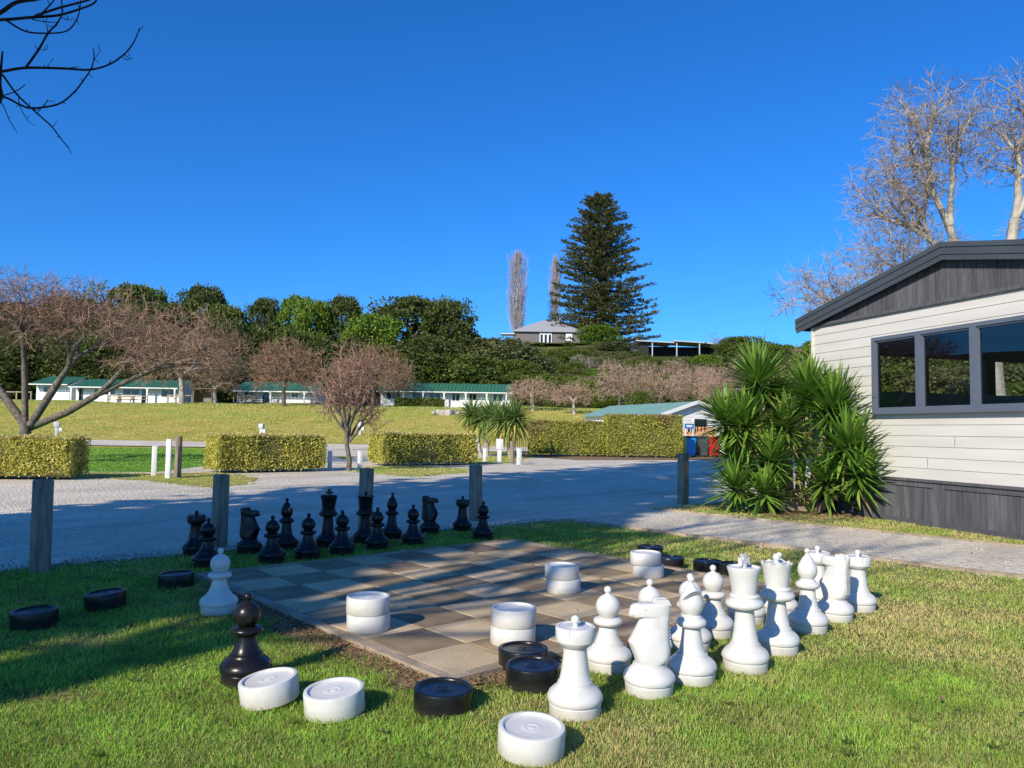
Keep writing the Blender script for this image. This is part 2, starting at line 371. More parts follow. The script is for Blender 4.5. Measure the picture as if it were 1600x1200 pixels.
# grass islands and lawns beyond the road (all where the ground is level)
smooth_sheet('green_lawn', [(-34,39), (-34,24), gnd(-200,752)[:], gnd(40,744)[:], gnd(118,737)[:], gnd(240,738)[:], gnd(330,727)[:], gnd(352,701)[:], gnd(345,698)[:]], MT['lawn'], z=.010, amp=.08, seed=60)
smooth_sheet('grass_verge', [gnd(112,746)[:], gnd(230,751)[:], gnd(330,763)[:], gnd(385,757)[:], gnd(400,747)[:], gnd(330,739)[:], gnd(250,741)[:], gnd(118,738)[:]], MT['drygrass'], z=.014, amp=.14, seed=80, step=.25)
smooth_sheet('grass_verge', [gnd(560,738)[:], gnd(640,745)[:], gnd(728,739)[:], gnd(735,734)[:], gnd(640,729)[:], gnd(570,730)[:]], MT['drygrass'], z=.014, amp=.16, seed=90, step=.25)
smooth_sheet('grass_verge', [gnd(790,712)[:], gnd(700,721)[:], gnd(742,725.5)[:], gnd(800,723)[:], gnd(825,715)[:]], MT['drygrass'], z=.014, amp=.16, seed=93, step=.3)
smooth_sheet('driveway_island', [gnd(522,713)[:], gnd(527,707)[:], gnd(551,706)[:], gnd(553,715)[:], gnd(535,718)[:]], MT['lawn'], z=.016, amp=.05, seed=95)
smooth_sheet('soil_bed', [gnd(800,712)[:], gnd(900,719)[:], gnd(1066,719)[:], (12.,38.9), (12.,41), (0.,41)], MT['soil'], z=.012, amp=.1, seed=97)
def drape(name, a0, a1, b0, b1, m, lift=.05, n=40, k=6):
    mb = MB(); vs = []
    for j in range(k+1):
        for i in range(n+1):
            t, u = i/n, j/k
            p = (Vector(a0)*(1-t)+Vector(a1)*t)*(1-u)+(Vector(b0)*(1-t)+Vector(b1)*t)*u
            vs.append((p.x, p.y, terrain(p.x, p.y)+lift))
    mb.add(vs, [(j*(n+1)+i, j*(n+1)+i+1, (j+1)*(n+1)+i+1, (j+1)*(n+1)+i) for j in range(k) for i in range(n)])
    tag(mb.build(name, m, smooth=180), kind='structure')
drape('gravel_drive', (-60,43.5), (6,42.5), (-60,48.5), (6,47), MT['gravel'])
drape('gravel_drive', (-13,33), (-4.5,33), (-13,43.6), (-4.5,43.3), MT['gravel'], lift=.03)
# soil under the yucca and along the board
smooth_sheet('soil_bed', [gnd(1150,800)[:], gnd(1190,806)[:], gnd(1290,817)[:], gnd(1370,812)[:], (5.6,12.2), (5.0,13.2), (4.2,13.6), (3.4,13.2)], MT['soil'], z=.012, amp=.08, seed=99)

# ------------------------------------------------------------------ the chess board
S8 = .41
YAW = 0.721782
B0 = Vector((-2.4453, 6.2986, .03))
bi = Vector((math.cos(YAW), math.sin(YAW), 0)); bj = Vector((math.sin(YAW), -math.cos(YAW), 0))
def bpt(i, j, z=.03):
    p = B0+bi*(i*S8)+bj*(j*S8); return Vector((p.x, p.y, z))
board = thing('chessboard', 'outdoor chessboard of dark and pale paving slabs set in the lawn', 'chessboard', (B0.x, B0.y, 0))
board_o = Vector(board.location)
mb_d, mb_l, mb_j = MB(), MB(), MB()
for i in range(8):
    for j in range(8):
        r = random.Random(i*8+j)
        dz = r.uniform(-.0025, .0025); g = .004
        cs = [bpt(i,j), bpt(i+1,j), bpt(i+1,j+1), bpt(i,j+1)]
        c = sum(cs, Vector())/4
        top = [p+(c-p).normalized()*g*1.4+Vector((0,0,dz+r.uniform(-.0015,.0015)))-board_o for p in cs]
        top2 = [p+(c-p).normalized()*(g*1.4+.006) for p in [q+board_o for q in top]]
        top2 = [p-board_o for p in top2]
        low = [Vector((p.x,p.y,p.z-.004)) for p in top]; bot = [Vector((p.x,p.y,.0)) for p in top]
        vs = top2+low+bot
        fs = [(3,2,1,0)]+[(k,(k+1)%4,4+(k+1)%4,4+k) for k in range(4)]+[(4+k,4+(k+1)%4,8+(k+1)%4,8+k) for k in range(4)]
        (mb_d if (i+j) % 2 == 0 else mb_l).add(vs, fs)
mb_d.build('dark_slabs', MT['slabdark'], board); mb_l.build('pale_slabs', MT['slablight'], board)
cs = [bpt(0,0,.024), bpt(8,0,.024), bpt(8,8,.024), bpt(0,8,.024)]
mb_j.add([p-board_o for p in cs], [(3,2,1,0)]); mb_j.build('joint_sand', MT['joint'], board)
for (a, b) in (((0,0),(8,0)), ((8,0),(8,8)), ((8,8),(0,8)), ((0,8),(0,0))):
    m_ = MB(); ax, bx = Vector(a), Vector(b); d = (bx-ax).normalized(); o_ = Vector((d.y, -d.x))
    A = bpt(*(ax+o_*.10-d*.19)); Bq = bpt(*(bx+o_*.10+d*.0))
    A.z = Bq.z = .008
    L = (Bq-A).length; q = (Bq-A).to_track_quat('X','Z').to_matrix()
    bm = bmesh.new(); bmesh.ops.create_cube(bm, size=1); bmesh.ops.scale(bm, vec=(L, .065, .055), verts=bm.verts)
    bmesh.ops.subdivide_edges(bm, edges=[e for e in bm.edges if abs(e.verts[0].co.x-e.verts[1].co.x) > .5], cuts=24)
    for v in bm.verts: v.co.z += rnd.uniform(-.003,.003); v.co.y += rnd.uniform(-.003,.003)
    bm.verts.index_update()
    m_.add([q @ v.co+(A+Bq)/2-board_o for v in bm.verts], [[v.index for v in f.verts] for f in bm.faces]); bm.free()
    m_.build('timber_edge', MT['edging'], board)
# bare soil strips along the near edges of the board, with bark chips
pl = [bpt(-.25,1.0,0), bpt(-.5,3,0), bpt(-.62,5,0), bpt(-.5,6.6,0), bpt(-.4,8.4,0), bpt(1.6,8.65,0), bpt(4,8.7,0), bpt(8.4,8.5,0), bpt(8.1,8.1,0), bpt(-.05,8.1,0), bpt(-.1,.5,0)]
smooth_sheet('bare_soil', [p[:] for p in pl], MT['soil'], z=.006, amp=.07, seed=120, step=.2)
mb = MB()
for k in range(5200):
    if rnd.random() < .62: p = bpt(-.15-abs(rnd.gauss(0,.27)), rnd.uniform(1, 8.5), 0)
    else: p = bpt(rnd.uniform(-.4, 8.2), 8.15+abs(rnd.gauss(0,.32)), 0)
    s_ = rnd.uniform(.003,.009); e = Euler((rnd.uniform(-.6,.6), rnd.uniform(-.6,.6), rnd.uniform(0,6.3))).to_matrix()
    mb.box((p.x, p.y, .012+rnd.uniform(0,.012)), (s_*rnd.uniform(1.2,3), s_*.6, s_*.35), mat=e)
tag(mb.build('bark_mulch', MT['chip']), 'loose bark chips and dry litter along the near edges of the chessboard', 'mulch', kind='stuff')

# ------------------------------------------------------------------ chess pieces
BASE = [(.0,0),(.108,0),(.112,.004),(.114,.046),(.110,.050),(.109,.053),(.117,.056),(.122,.066),(.121,.080),(.113,.096),(.098,.110),(.084,.120),(.078,.128),(.076,.136)]
def sph(r, z, n=12, a0=-90, a1=90):
    return [(max(.0005, r*math.cos(R(a0+(a1-a0)*i/n))), z+r*math.sin(R(a0+(a1-a0)*i/n))) for i in range(n+1)]
def base_part(root, m, top=.136):
    mb = MB(); mb.lathe([(.001,0)]+BASE[1:], 44); return mb.build('base', m, root, smooth=40)
def mk_pawn(m, nm, label):
    t = thing('pawn', label, 'chess piece'); base_part(t, m)
    mb = MB(); mb.lathe([(.001,.134),(.070,.134),(.071,.139),(.067,.143),(.056,.17),(.047,.205),(.045,.222),(.062,.226),(.074,.236),(.076,.246),(.072,.256),(.058,.263),(.044,.266),(.001,.267)], 40); mb.build('stem', m, t, smooth=45)
    mb = MB(); mb.lathe([(.001,.262)]+[p for p in sph(.0635,.319,16) if p[1] > .264 and p[0] > .013]+[(.011,.384),(.012,.388)]+[p for p in sph(.0195,.404,10) if p[0] > .010 or p[1] > .404], 36); mb.build('head', m, t, smooth=40)
    return t
def mk_rook(m, label):
    t = thing('rook', label, 'chess piece'); base_part(t, m)
    mb = MB(); mb.lathe([(.001,.134),(.073,.134),(.074,.14),(.069,.144),(.062,.18),(.054,.24),(.051,.283),(.052,.29),(.001,.291)], 40); mb.build('stem', m, t, smooth=45)
    prof = [(.001,.288),(.058,.288),(.064,.294),(.074,.300),(.079,.308),(.081,.311),(.085,.314),(.086,.330),(.086,.331),(.087,.372),(.084,.376),(.074,.376),(.071,.372),(.018,.371),(.011,.374),(.011,.386)]+[p for p in sph(.019,.402,10) if p[0] > .010 or p[1] > .402]
    def fn(i, q, r, z):
        if i in (8,9,10,11) and min(abs((q-k*math.pi/2+math.pi/4+math.pi) % (2*math.pi)-math.pi) for k in range(4)) < .085: return r*(.945 if i != 11 else 1), z-(.004 if i == 10 else 0)
        return r, z
    mb = MB(); mb.lathe(prof, 96, fn=fn); mb.build('battlement', m, t, smooth=40)
    return t
def mk_bishop(m, label):
    t = thing('bishop', label, 'chess piece'); base_part(t, m)
    mb = MB(); mb.lathe([(.001,.134),(.068,.134),(.069,.139),(.064,.143),(.055,.18),(.047,.235),(.045,.262),(.062,.266),(.073,.278),(.074,.291),(.066,.302),(.052,.309),(.050,.316),(.043,.319),(.041,.324),(.001,.325)], 40); mb.build('stem', m, t, smooth=45)
    pr = [(.001,.32),(.036,.321),(.046,.333),(.056,.352),(.060,.372),(.0585,.392),(.051,.415),(.040,.437),(.028,.456),(.016,.470),(.011,.475),(.011,.482)]+[p for p in sph(.0175,.496,10) if p[0] > .0105 or p[1] > .496]
    mb = MB(); mb.lathe(pr, 40); hd = mb.build('mitre', m, t, smooth=50)
    cb = MB(); q = Matrix.Rotation(R(-38), 3, 'Y'); cb.box(Vector((.034,0,.425)), (.019,.3,.085), mat=q.inverted()); cu = cb.build('cutter', m)
    md = hd.modifiers.new('slot', 'BOOLEAN'); md.operation = 'DIFFERENCE'; md.object = cu; md.solver = 'EXACT'
    dg = bpy.context.evaluated_depsgraph_get(); me = bpy.data.meshes.new_from_object(hd.evaluated_get(dg)); hd.modifiers.clear(); hd.data = me
    bpy.data.objects.remove(cu); me.set_sharp_from_angle(angle=R(40))
    return t
def mk_royal(m, label, king):
    t = thing('king' if king else 'queen', label, 'chess piece'); base_part(t, m)
    dz = 0 if king else -.025
    mb = MB(); mb.lathe([(.001,.134),(.072,.134),(.073,.139),(.068,.143),(.060,.19),(.052,.25+dz/2),(.048,.305+dz),(.049,.31+dz),(.075,.315+dz),(.094,.327+dz),(.098,.340+dz),(.092,.354+dz),(.076,.364+dz),(.074,.372+dz),(.077,.378+dz),(.072,.386+dz),(.066,.390+dz),(.001,.391+dz)], 44); mb.build('stem', m, t, smooth=45)
    prof = [(.001,.388+dz),(.063,.388+dz),(.065,.40+dz),(.070,.44+dz),(.079,.495+dz),(.087,.520+dz),(.087,.526+dz),(.084,.529+dz),(.080,.528+dz),(.074,.518+dz),(.03,.522+dz),(.012,.526+dz),(.011,.536+dz)]
    if not king: prof += [p for p in sph(.021,.553+dz,10) if p[0] > .011 or p[1] > .553+dz]
    else: prof += [(.001,.538)]
    def fn(i, q, r, z):
        if not king and i in (6,7,8): return r, z-.011*(.5+.5*math.cos(q*9))
        return r, z
    mb = MB(); mb.lathe(prof, 72, fn=fn); mb.build('crown', m, t, smooth=40)
    if king:
        mb = MB(); pts = [(-.012,.53),(.012,.53),(.009,.545),(.016,.549),(.034,.537),(.034,.577),(.016,.566),(.010,.571),(.020,.594),(-.020,.594),(-.010,.571),(-.016,.566),(-.034,.577),(-.034,.537),(-.016,.549),(-.009,.545)]
        n_ = len(pts); vs = [(x,-.011,z) for x,z in pts]+[(x,.011,z) for x,z in pts]
        mb.add(vs, [(0,1,2,15),(15,2,3,14),(3,4,5,6),(3,6,7,14),(14,7,10,11),(7,8,9,10),(14,11,12,13)]+[tuple(reversed([i+n_ for i in f])) for f in [(0,1,2,15),(15,2,3,14),(3,4,5,6),(3,6,7,14),(14,7,10,11),(7,8,9,10),(14,11,12,13)]]+[((i+1)%n_, i, i+n_, (i+1)%n_+n_) for i in range(n_)])
        mb.build('cross', m, t)
    return t
def mk_knight(m, label):
    t = thing('knight', label, 'chess piece'); base_part(t, m)
    rows = [(.134,-.066,.066,.066),(.140,-.066,.068,.066),(.150,-.064,.076,.066),(.168,-.070,.092,.064),(.20,-.084,.096,.060),(.238,-.100,.094,.055),(.262,-.088,.092,.050),(.30,-.068,.092,.045),(.335,-.050,.094,.041),(.352,-.042,.096,.040),(.358,-.088,.097,.040),(.366,-.098,.098,.040),(.385,-.097,.102,.040),(.405,-.090,.104,.039),(.414,-.078,.102,.037),(.418,-.05,.098,.034)]
    mb = MB(); n = 28; vs = []
    for (z, a, b, wy) in rows:
        c, hx = (a+b)/2, (b-a)/2; e = 1.0 if z < .145 else .62
        for k in range(n):
            q = 2*math.pi*k/n; cx, sy = math.cos(q), math.sin(q)
            x = c+hx*math.copysign(abs(cx)**e, cx); 
            tp = 1.0 if z < .25 else (1-.28*max(0, (c-x)/hx))
            y = wy*tp*math.copysign(abs(sy)**e, sy)
            vs.append((x, y, z))
    k_ = len(rows); fs = [(i*n+j, i*n+(j+1)%n, (i+1)*n+(j+1)%n, (i+1)*n+j) for i in range(k_-1) for j in range(n)]+[tuple(range(n-1,-1,-1)), tuple((k_-1)*n+j for j in range(n))]
    mb.add(vs, fs)
    mb.build('horse_head', m, t, smooth=38)
    e = MB()
    for sy in (-1, 1):                 # ears laid back beside the poll
        e.add([(.022,sy*.012,.412),(.022,sy*.036,.412),(.098,sy*.034,.410),(.098,sy*.012,.410),(.026,sy*.015,.438),(.026,sy*.033,.438),(.085,sy*.031,.436),(.085,sy*.014,.436)],
              [(0,1,5,4),(1,2,6,5),(2,3,7,6),(3,0,4,7),(4,5,6,7)] if sy > 0 else [(4,5,1,0),(5,6,2,1),(6,7,3,2),(7,4,0,3),(7,6,5,4)])
    e.build('ears', m, t)
    g = MB()
    for k in range(13):                # mane ridges down the back of the neck
        z = .185+k*.0145; g.box((.0875+.003*math.sin(k*.5), 0, z), (.018,.046-.0008*k,.008))
    g.build('mane', m, t)
    for sy in (-1, 1):
        f = MB(); f.lathe([(.001,0),(.006,0),(.005,.004),(.001,.005)], 10); 
        vs = f.v[-40:]; f.v[-40:] = [(-.03+x, sy*(.034+z), .396+y) for x, y, z in vs]
        f.build('eye', m, t)
    f = MB(); f.box((-.094,0,.366), (.012,.042,.004)); f.build('mouth', m, t)
    return t
def standing(px, py, rad=.117):        # base centre from the photo pixel of its front foot
    g_ = gnd(px, py); d = Vector((g_.x, g_.y, 0)).normalized(); return g_+d*rad
GW, GB = 'white giant chess pieces', 'black giant chess pieces'
W, K = MT['white'], MT['black']
protos = {}
def piece(kind, colr, px, py, label, rz=0.):
    key = (kind, colr); m = W if colr == 'w' else K
    p = standing(px, py)
    if key not in protos:
        f = {'pawn': lambda: mk_pawn(m, '', label), 'rook': lambda: mk_rook(m, label), 'knight': lambda: mk_knight(m, label), 'bishop': lambda: mk_bishop(m, label), 'king': lambda: mk_royal(m, label, True), 'queen': lambda: mk_royal(m, label, False)}[kind]
        o = f(); protos[key] = o; o.location = p; o.rotation_euler = (0,0,rz); o['group'] = GW if colr == 'w' else GB
    else: o = dup(protos[key], p, rz, label)
    o.rotation_euler.x += rnd.uniform(-.012,.012); o.rotation_euler.y += rnd.uniform(-.012,.012)
    o.location.z = .0
    return o
piece('rook','w',898,1130,'white rook nearest the camera, behind the lone white draughts disc', .5)
piece('pawn','w',950,1056,'white pawn standing between the nearest white rook and white knight', .3)
piece('knight','w',1014,1095,'white knight in full profile beside the nearest white rook', .12)
piece('pawn','w',1015,1037,'white pawn with only its head showing above the nearest white knight', 1.)
piece('bishop','w',1081,1075,'white bishop with its slot facing the camera, next to the nearest knight', -1.15)
piece('pawn','w',1078,1022,'white pawn hidden mostly behind the slotted white bishop', .2)
piece('pawn','w',1115,1000,'white pawn seen whole between the slotted bishop and the white king', 2.)
piece('king','w',1165,1056,'white king with a flared cross on its crown', .65)
piece('pawn','w',1166,978,'white pawn almost wholly hidden behind the white king', .9)
piece('queen','w',1215,1027,'white queen with a round knob, standing right of the white king', 0)
piece('pawn','w',1218,967,'white pawn hidden behind the white queen', 1.4)
piece('bishop','w',1263,993,'white bishop right of the white queen, slot turned away', 1.9)
piece('rook','w',1278,949,'spare white rook squeezed in behind the far bishop and knight', .2)
piece('knight','w',1304,974,'white knight seen from behind, beside the last white rook', -.95)
piece('rook','w',1341,958,'white rook at the right end of the row near the gravel path', .8)
piece('pawn','w',341,964,'lone white pawn standing in the shade off the left corner of the board', .4)
piece('pawn','b',383,1077,'lone black pawn on the lawn behind a tilted white disc', .3)
piece('rook','b',305,870,'black rook at the left end of the dark row, before the second post', .5)
piece('pawn','b',323,889,'black pawn at the left end of the front dark row beside the rook', 1)
piece('knight','b',389,867,'black knight between the left rook and the left bishop', 2.9)
piece('pawn','b',424,882,'black pawn standing before the left black bishop', 1)
piece('bishop','b',447,861,'black bishop left of the black king', .4)
piece('pawn','b',480,876,'black pawn between the left bishop and the black king', .6)
piece('king','b',511,857,'tall black king with a cross, standing in the shaded row', .45)
piece('pawn','b',534,868,'black pawn just right of the black king', 0)
piece('queen','b',569,850,'black queen standing before the third timber post', 0)
piece('pawn','b',589,860,'black pawn before the black queen', .3)
piece('bishop','b',611,844,'black bishop right of the black queen', 2.)
piece('pawn','b',645,853,'black pawn before the right black knight', .7)
piece('knight','b',671,835,'black knight right of the black queen, muzzle to the right', 2.95)
piece('rook','b',722,831,'black rook beside the fourth timber post', .3)
piece('pawn','b',754,844,'black pawn at the right end of the dark row beside a post', .2)

# draughts discs
def mk_disc(m, label, group):
    mb = MB()
    mb.lathe([(.001,0),(.122,0),(.127,.004),(.128,.012),(.1275,.05),(.1285,.092),(.126,.099),(.120,.101),(.112,.101),(.108,.098),(.106,.092),(.100,.090),(.064,.090),(.052,.0905),(.044,.0898),(.038,.0910),(.030,.0925),(.025,.0925),(.021,.0905),(.016,.0915),(.010,.0935),(.001,.094)], 64)
    o = mb.build('draughts_disc', m, smooth=35); tag(o, label, 'draughts disc', group); return o
dproto = {}
def disc(c, px, py, label, z=0., tilt=(0,0), rz=None, off=(0,0)):
    m = W if c == 'w' else K; gname = 'white draughts discs' if c == 'w' else 'black draughts discs'
    p = standing(px, py, .125)
    if c not in dproto: o = dproto[c] = mk_disc(m, label, gname)
    else: o = dup(dproto[c], (0,0,0), 0, label)
    o.location = (p.x+off[0], p.y+off[1], z); o.rotation_euler = (tilt[0], tilt[1], rnd.uniform(0,6) if rz is None else 0)
    return o
disc('b',53,986,'black draughts disc at the far left edge of the lawn', tilt=(.02,-.03), rz=0)
disc('b',165,957,'black draughts disc tilted, second of three along the shaded lawn', z=.01, tilt=(.03,-.09), rz=0)
disc('b',275,921,'black draughts disc beside the left corner of the board', tilt=(0,-.02), rz=0)
disc('b',691,1126,'black draughts disc alone just off the near corner of the board', tilt=(.03,.02), rz=0)
disc('b',817,1058,'black draughts disc partly behind another, by the white stack near the corner', z=.012)
disc('b',832,1087,'front black draughts disc of the pair beside the nearest white rook', z=.01, tilt=(.03,0), rz=0)
disc('b',1016,872,'farthest black draughts disc, behind the right-hand white stack')
disc('b',1047,891,'black draughts disc touching the right side of the far white stack')
disc('b',1106,897,'black draughts disc on the grass left of the white king')
disc('b',1146,902,'black draughts disc half hidden by the white king')
disc('w',422,1113,'white draughts disc tilted on the grass before the lone black pawn', z=.012, tilt=(.05,-.13), rz=0)
disc('w',523,1133,'white draughts disc tilted, between the lone black pawn and a black disc', z=.012, tilt=(.07,-.07), rz=0)
disc('w',829,1200,'white draughts disc at the bottom of the view before the nearest rook', tilt=(.07,.03), z=.008, rz=0)
def stackd(px, py, la, lb, off):
    g_ = gnd(px, py, .03); d = Vector((g_.x, g_.y, 0)).normalized(); p = g_+d*.125
    for k, lb_ in ((0, la), (1, lb)):
        o = dup(dproto['w'], (p.x+off[0]*k, p.y+off[1]*k, .031+k*.0995), rnd.uniform(0,6), lb_)
stackd(575,992,'lower white disc of the stack nearest the left edge of the board','upper white disc of the stack nearest the left edge of the board',(-.004,-.004))
stackd(801,1014,'lower white disc of the stack at the near corner of the board','upper white disc of the stack at the near corner of the board',(.004,0))
stackd(880,930,'lower white disc of the stack in the middle of the board','upper white disc of the stack in the middle of the board',(-.012,0))
stackd(1013,905,'lower white disc of the stack near the right edge of the board','upper white disc of the stack near the right edge of the board',(-.022,.01))

# ------------------------------------------------------------------ timber posts, path edging, bollards
def post(px, py, w_, h, label, rz):
    p = gnd(px, py); mb = MB()
    n = 14; prof = [(w_/2*.98,-.1),(w_/2,.02),(w_/2,h-.012),(w_/2-.010,h-.001),(w_/2-.02,h)]
    vs = []
    for (r, z) in prof:
        for k in range(20):
            q = 2*math.pi*k/20+math.pi/20; cx, sy = math.cos(q), math.sin(q); e = .33
            vs.append((r*math.copysign(abs(cx)**e, cx)*1.02, r*math.copysign(abs(sy)**e, sy)*1.02, z))
    fs = [(i*20+j, i*20+(j+1)%20, (i+1)*20+(j+1)%20, (i+1)*20+j) for i in range(4) for j in range(20)]+[tuple(range(80,100))]
    mb.add(vs, fs); o = mb.build('bollard_post', MT['post'], smooth=45); o.location = p; o.rotation_euler = (rnd.uniform(-.015,.015), rnd.uniform(-.012,.012), rz)
    tag(o, label, 'post', 'timber bollard posts along the road edge'); return o
post(62,895,.148,.765,'weathered timber post at the left, before the low hedge', .6)
post(342,854,.140,.735,'weathered timber post behind the left black rook', .6)
post(570,828,.140,.745,'weathered timber post behind the black queen', .7)
post(743,814,.140,.755,'weathered timber post beside the right black rook', .7)
post(1067,788,.150,.88,'weathered timber post by the gravel path, in front of the bins', .5)
for (a, b, lab) in ((PA+pdir*.1, PA+pdir*9, 'thin timber edging board along the chessboard side of the path'), (PC-qdir*.0, PC+qdir*9, 'thin timber edging board along the cabin side of the path')):
    mb = MB(); n = 18
    for k in range(n):
        p, q = a+(b-a)*(k/n), a+(b-a)*((k+.985)/n)
        mb.beam((p.x+rnd.uniform(-.01,.01), p.y+rnd.uniform(-.01,.01), .012), (q.x+rnd.uniform(-.01,.01), q.y, .012+rnd.uniform(-.006,.008)), .022, .05)
    tag(mb.build('path_edging', MT['edging']), lab, 'edging')
mb = MB(); a, b = gnd(560,828), gnd(872,812.5)
bol = []
def bollard(px, py, h, label, first=None, w_=.14):
    p = gnd(px, py)
    if not bol:
        t = thing('white_bollard', label, 'bollard', p, .4, 'white painted bollards')
        m_ = MB(); bevel_box(m_, (0,0,.34), (.115,.115,.76), .008); m_.build('post', MT['whitewood'], t, smooth=30)
        m_ = MB(); m_.box((0,0,.728), (.122,.122,.018)); m_.build('cap', MT['whitewood'], t)
        bol.append(t); return t
    return dup(bol[0], p, rnd.uniform(.2,.6), label, scale=(w_/.14, w_/.14, h/.74))
bollard(240,744,.50,'short white bollard on the green lawn, left of a taller one')
bollard(262,748,.92,'tall white bollard beside a service post on the green lawn', w_=.13)
bollard(515,734,.56,'white bollard at the right end of the middle hedge')
bollard(562,734,.57,'white bollard right of the slender young tree')
bollard(757,722,.54,'white bollard at the right end of the third hedge')
bollard(811,726,.60,'white bollard right of the cabbage trees, before the tall hedge', w_=.17)
mb = MB(); mb.tube([(0,0,-.1),(0.01,0,.5),(0,.01,.98)], [.085,.08,.078], 10)
o = mb.build('service_post', MT['post'], smooth=40); o.location = gnd(268,747)+Vector((.08,.12,0)); tag(o, 'weathered round service post touching a tall white bollard', 'post')
mb = MB(); mb.tube([(0,0,-.1),(0,0,.5),(0,.01,.85)], [.09,.085,.08], 10)
o = mb.build('service_post', MT['post'], smooth=40); o.location = gnd(800,725); tag(o, 'weathered round post under the cabbage trees', 'post')
t = thing('meter_box', 'white meter box on a white post under the cabbage trees', 'meter box', gnd(780,724), .2)
m_ = MB(); bevel_box(m_, (0,0,.25), (.14,.14,.6), .008); m_.build('post', MT['whitewood'], t, smooth=30)
m_ = MB(); bevel_box(m_, (0,0,.72), (.24,.18,.40), .02); m_.build('box', MT['whitewood'], t, smooth=30)
sp = None
for (px, py, lab) in ((88,682,'small grey power pedestal on the meadow at the left, above the low hedge'), (408,684,'small grey power pedestal rising behind the middle hedge'), (563,680,'small grey power pedestal on the meadow right of the young tree')):
    p = tgnd(px, py)
    if sp is None:
        sp = thing('power_pedestal', lab, 'power pedestal', p, .3, 'power pedestals on the meadow')
        m_ = MB(); bevel_box(m_, (0,0,.3), (.18,.16,.75), .01); m_.build('pillar', MT['metalgrey'], sp, smooth=30)
        m_ = MB(); bevel_box(m_, (0,0,.78), (.34,.26,.34), .03); m_.build('head', MT['metalgrey'], sp, smooth=30)
        m_ = MB(); bevel_box(m_, (.24,0,.45), (.2,.2,.22), .02); m_.build('socket_box', MT['whitewood'], sp, smooth=30)
    else: dup(sp, p, rnd.uniform(-.5,.5), lab)

# ------------------------------------------------------------------ foliage helpers
def leaf(mb, p, d, up, L, wd, mi=0):   # a diamond leaf from p along d
    s = d.cross(up)
    if s.length < 1e-5: s = d.orthogonal()
    s.normalize(); m_ = p+d*(L*.5)
    mb.add([p, m_-s*(wd/2), p+d*L, m_+s*(wd/2)], [(0,1,2,3)], mi)
def rv(r): 
    while True:
        v = Vector((r.uniform(-1,1), r.uniform(-1,1), r.uniform(-1,1)))
        if .05 < v.length < 1: return v.normalized()
def hedge(label, a, b, width, h, n, seed, mats, top_mi, segs=None, lsz=.075, brown=0.):
    r = random.Random(seed); a, b = Vector(a), Vector(b); a.z = b.z = 0; L = (b-a).length; ang = math.atan2((b-a).y, (b-a).x)
    t = thing('clipped_hedge', label, 'hedge', a, ang, 'clipped hedges beyond the road')
    core = MB(); bevel_box(core, (L/2, width/2, h*.53), (L-.12, width-.12, h*.90), .06); core.build('inner_branches', MT['hedgecore'], t, smooth=180)
    for k in range(int(L/.45)):
        st = MB(); x = .15+k*.45+r.uniform(-.08,.08); st.tube([(x, width/2+r.uniform(-.2,.2), -.05), (x+r.uniform(-.08,.08), width/2, h*.3)], [.022,.018], 5)
        st.build('stem', MT['bark'], t)
    mb = MB(); ph = [r.uniform(0,6) for _ in range(6)]
    def bulge(u, v): return .05*math.sin(u*2.1+ph[0])*math.cos(v*3+ph[1])+.035*math.sin(u*5.3+ph[2]+v*2)
    AF, AT, AS = L*h*2, L*width, width*h*2
    for k in range(n):
        q = r.random()*(AF+AT+AS); dep = -r.random()**2*.07
        if q < AF:
            x = r.uniform(0,L); z = .08+(h-.08)*r.random()**.85; s = -1 if r.random() < .62 else 1; nn = Vector((0,s,0)); p = Vector((x, width/2+s*(width/2+dep+bulge(x,z)), z)); mi = 0
        elif q < AF+AT:
            x = r.uniform(0,L); y = r.uniform(0,width); nn = Vector((0,0,1)); p = Vector((x, y, h+dep*.6+bulge(x,y)*.5)); mi = top_mi if r.random() < .75 else 0
        else:
            z = r.uniform(.1,h); y = r.uniform(0,width); s = 1 if r.random() < .5 else -1; nn = Vector((s,0,0)); p = Vector((L/2+s*(L/2+dep+bulge(y,z)), y, z)); mi = 0
        if z_low(p.z, h, r): continue
        if brown and mi == 0:
            f = math.sin(p.x*.9+ph[3])+.6*math.sin(p.x*2.3+ph[4])+1.1*(p.z/h-.55)
            if f > 1.15-brown and r.random() < .8: mi = 1
        # rounded edges
        ez = max(0, p.z-(h-.12))/.12; 
        d = (nn*.12+rv(r)).normalized(); leaf(mb, p, d, rv(r), lsz*r.uniform(.8,1.7), lsz*r.uniform(.6,1.), mi)
    mb.build('foliage', mats, t)
    return t
def z_low(z, h, r): return z < h*.16 and r.random() < .4
hm = [MT['hedge'], MT['hedgetop'], MT['hedgebrown']]
h1 = hedge('low yellow green hedge at the far left, in front of the big bare tree', gnd(-330,747), gnd(103,751), 1.0, .93, 36000, 3, hm, 1, lsz=.045)
h2 = hedge('low yellow hedge between a bright lawn and the slender young tree', gnd(340,740.5), gnd(506,737), 1.2, 1.0, 26000, 4, hm, 1, lsz=.05)
h3 = hedge('low yellow hedge in front of the cabbage trees and long cabin', gnd(600,729), gnd(742,727), 1.3, 1.08, 22000, 5, hm, 1, lsz=.056)
hg = [MT['hedgegreen'], MT['hedgebrown'], MT['hedgebrown']]
h4 = hedge('patchy green and brown hedge right of the cabbage trees', (1.0,38.1,0), (4.6,38.3,0), 1.1, 1.72, 16000, 6, hg, 1, lsz=.075, brown=.35)
h5 = hedge('tall rounded hedge block beside the bins, before the green roof', (4.75,37.9,0), (8.45,38.0,0), 1.3, 2.08, 20000, 8, hg, 1, lsz=.075, brown=.25)

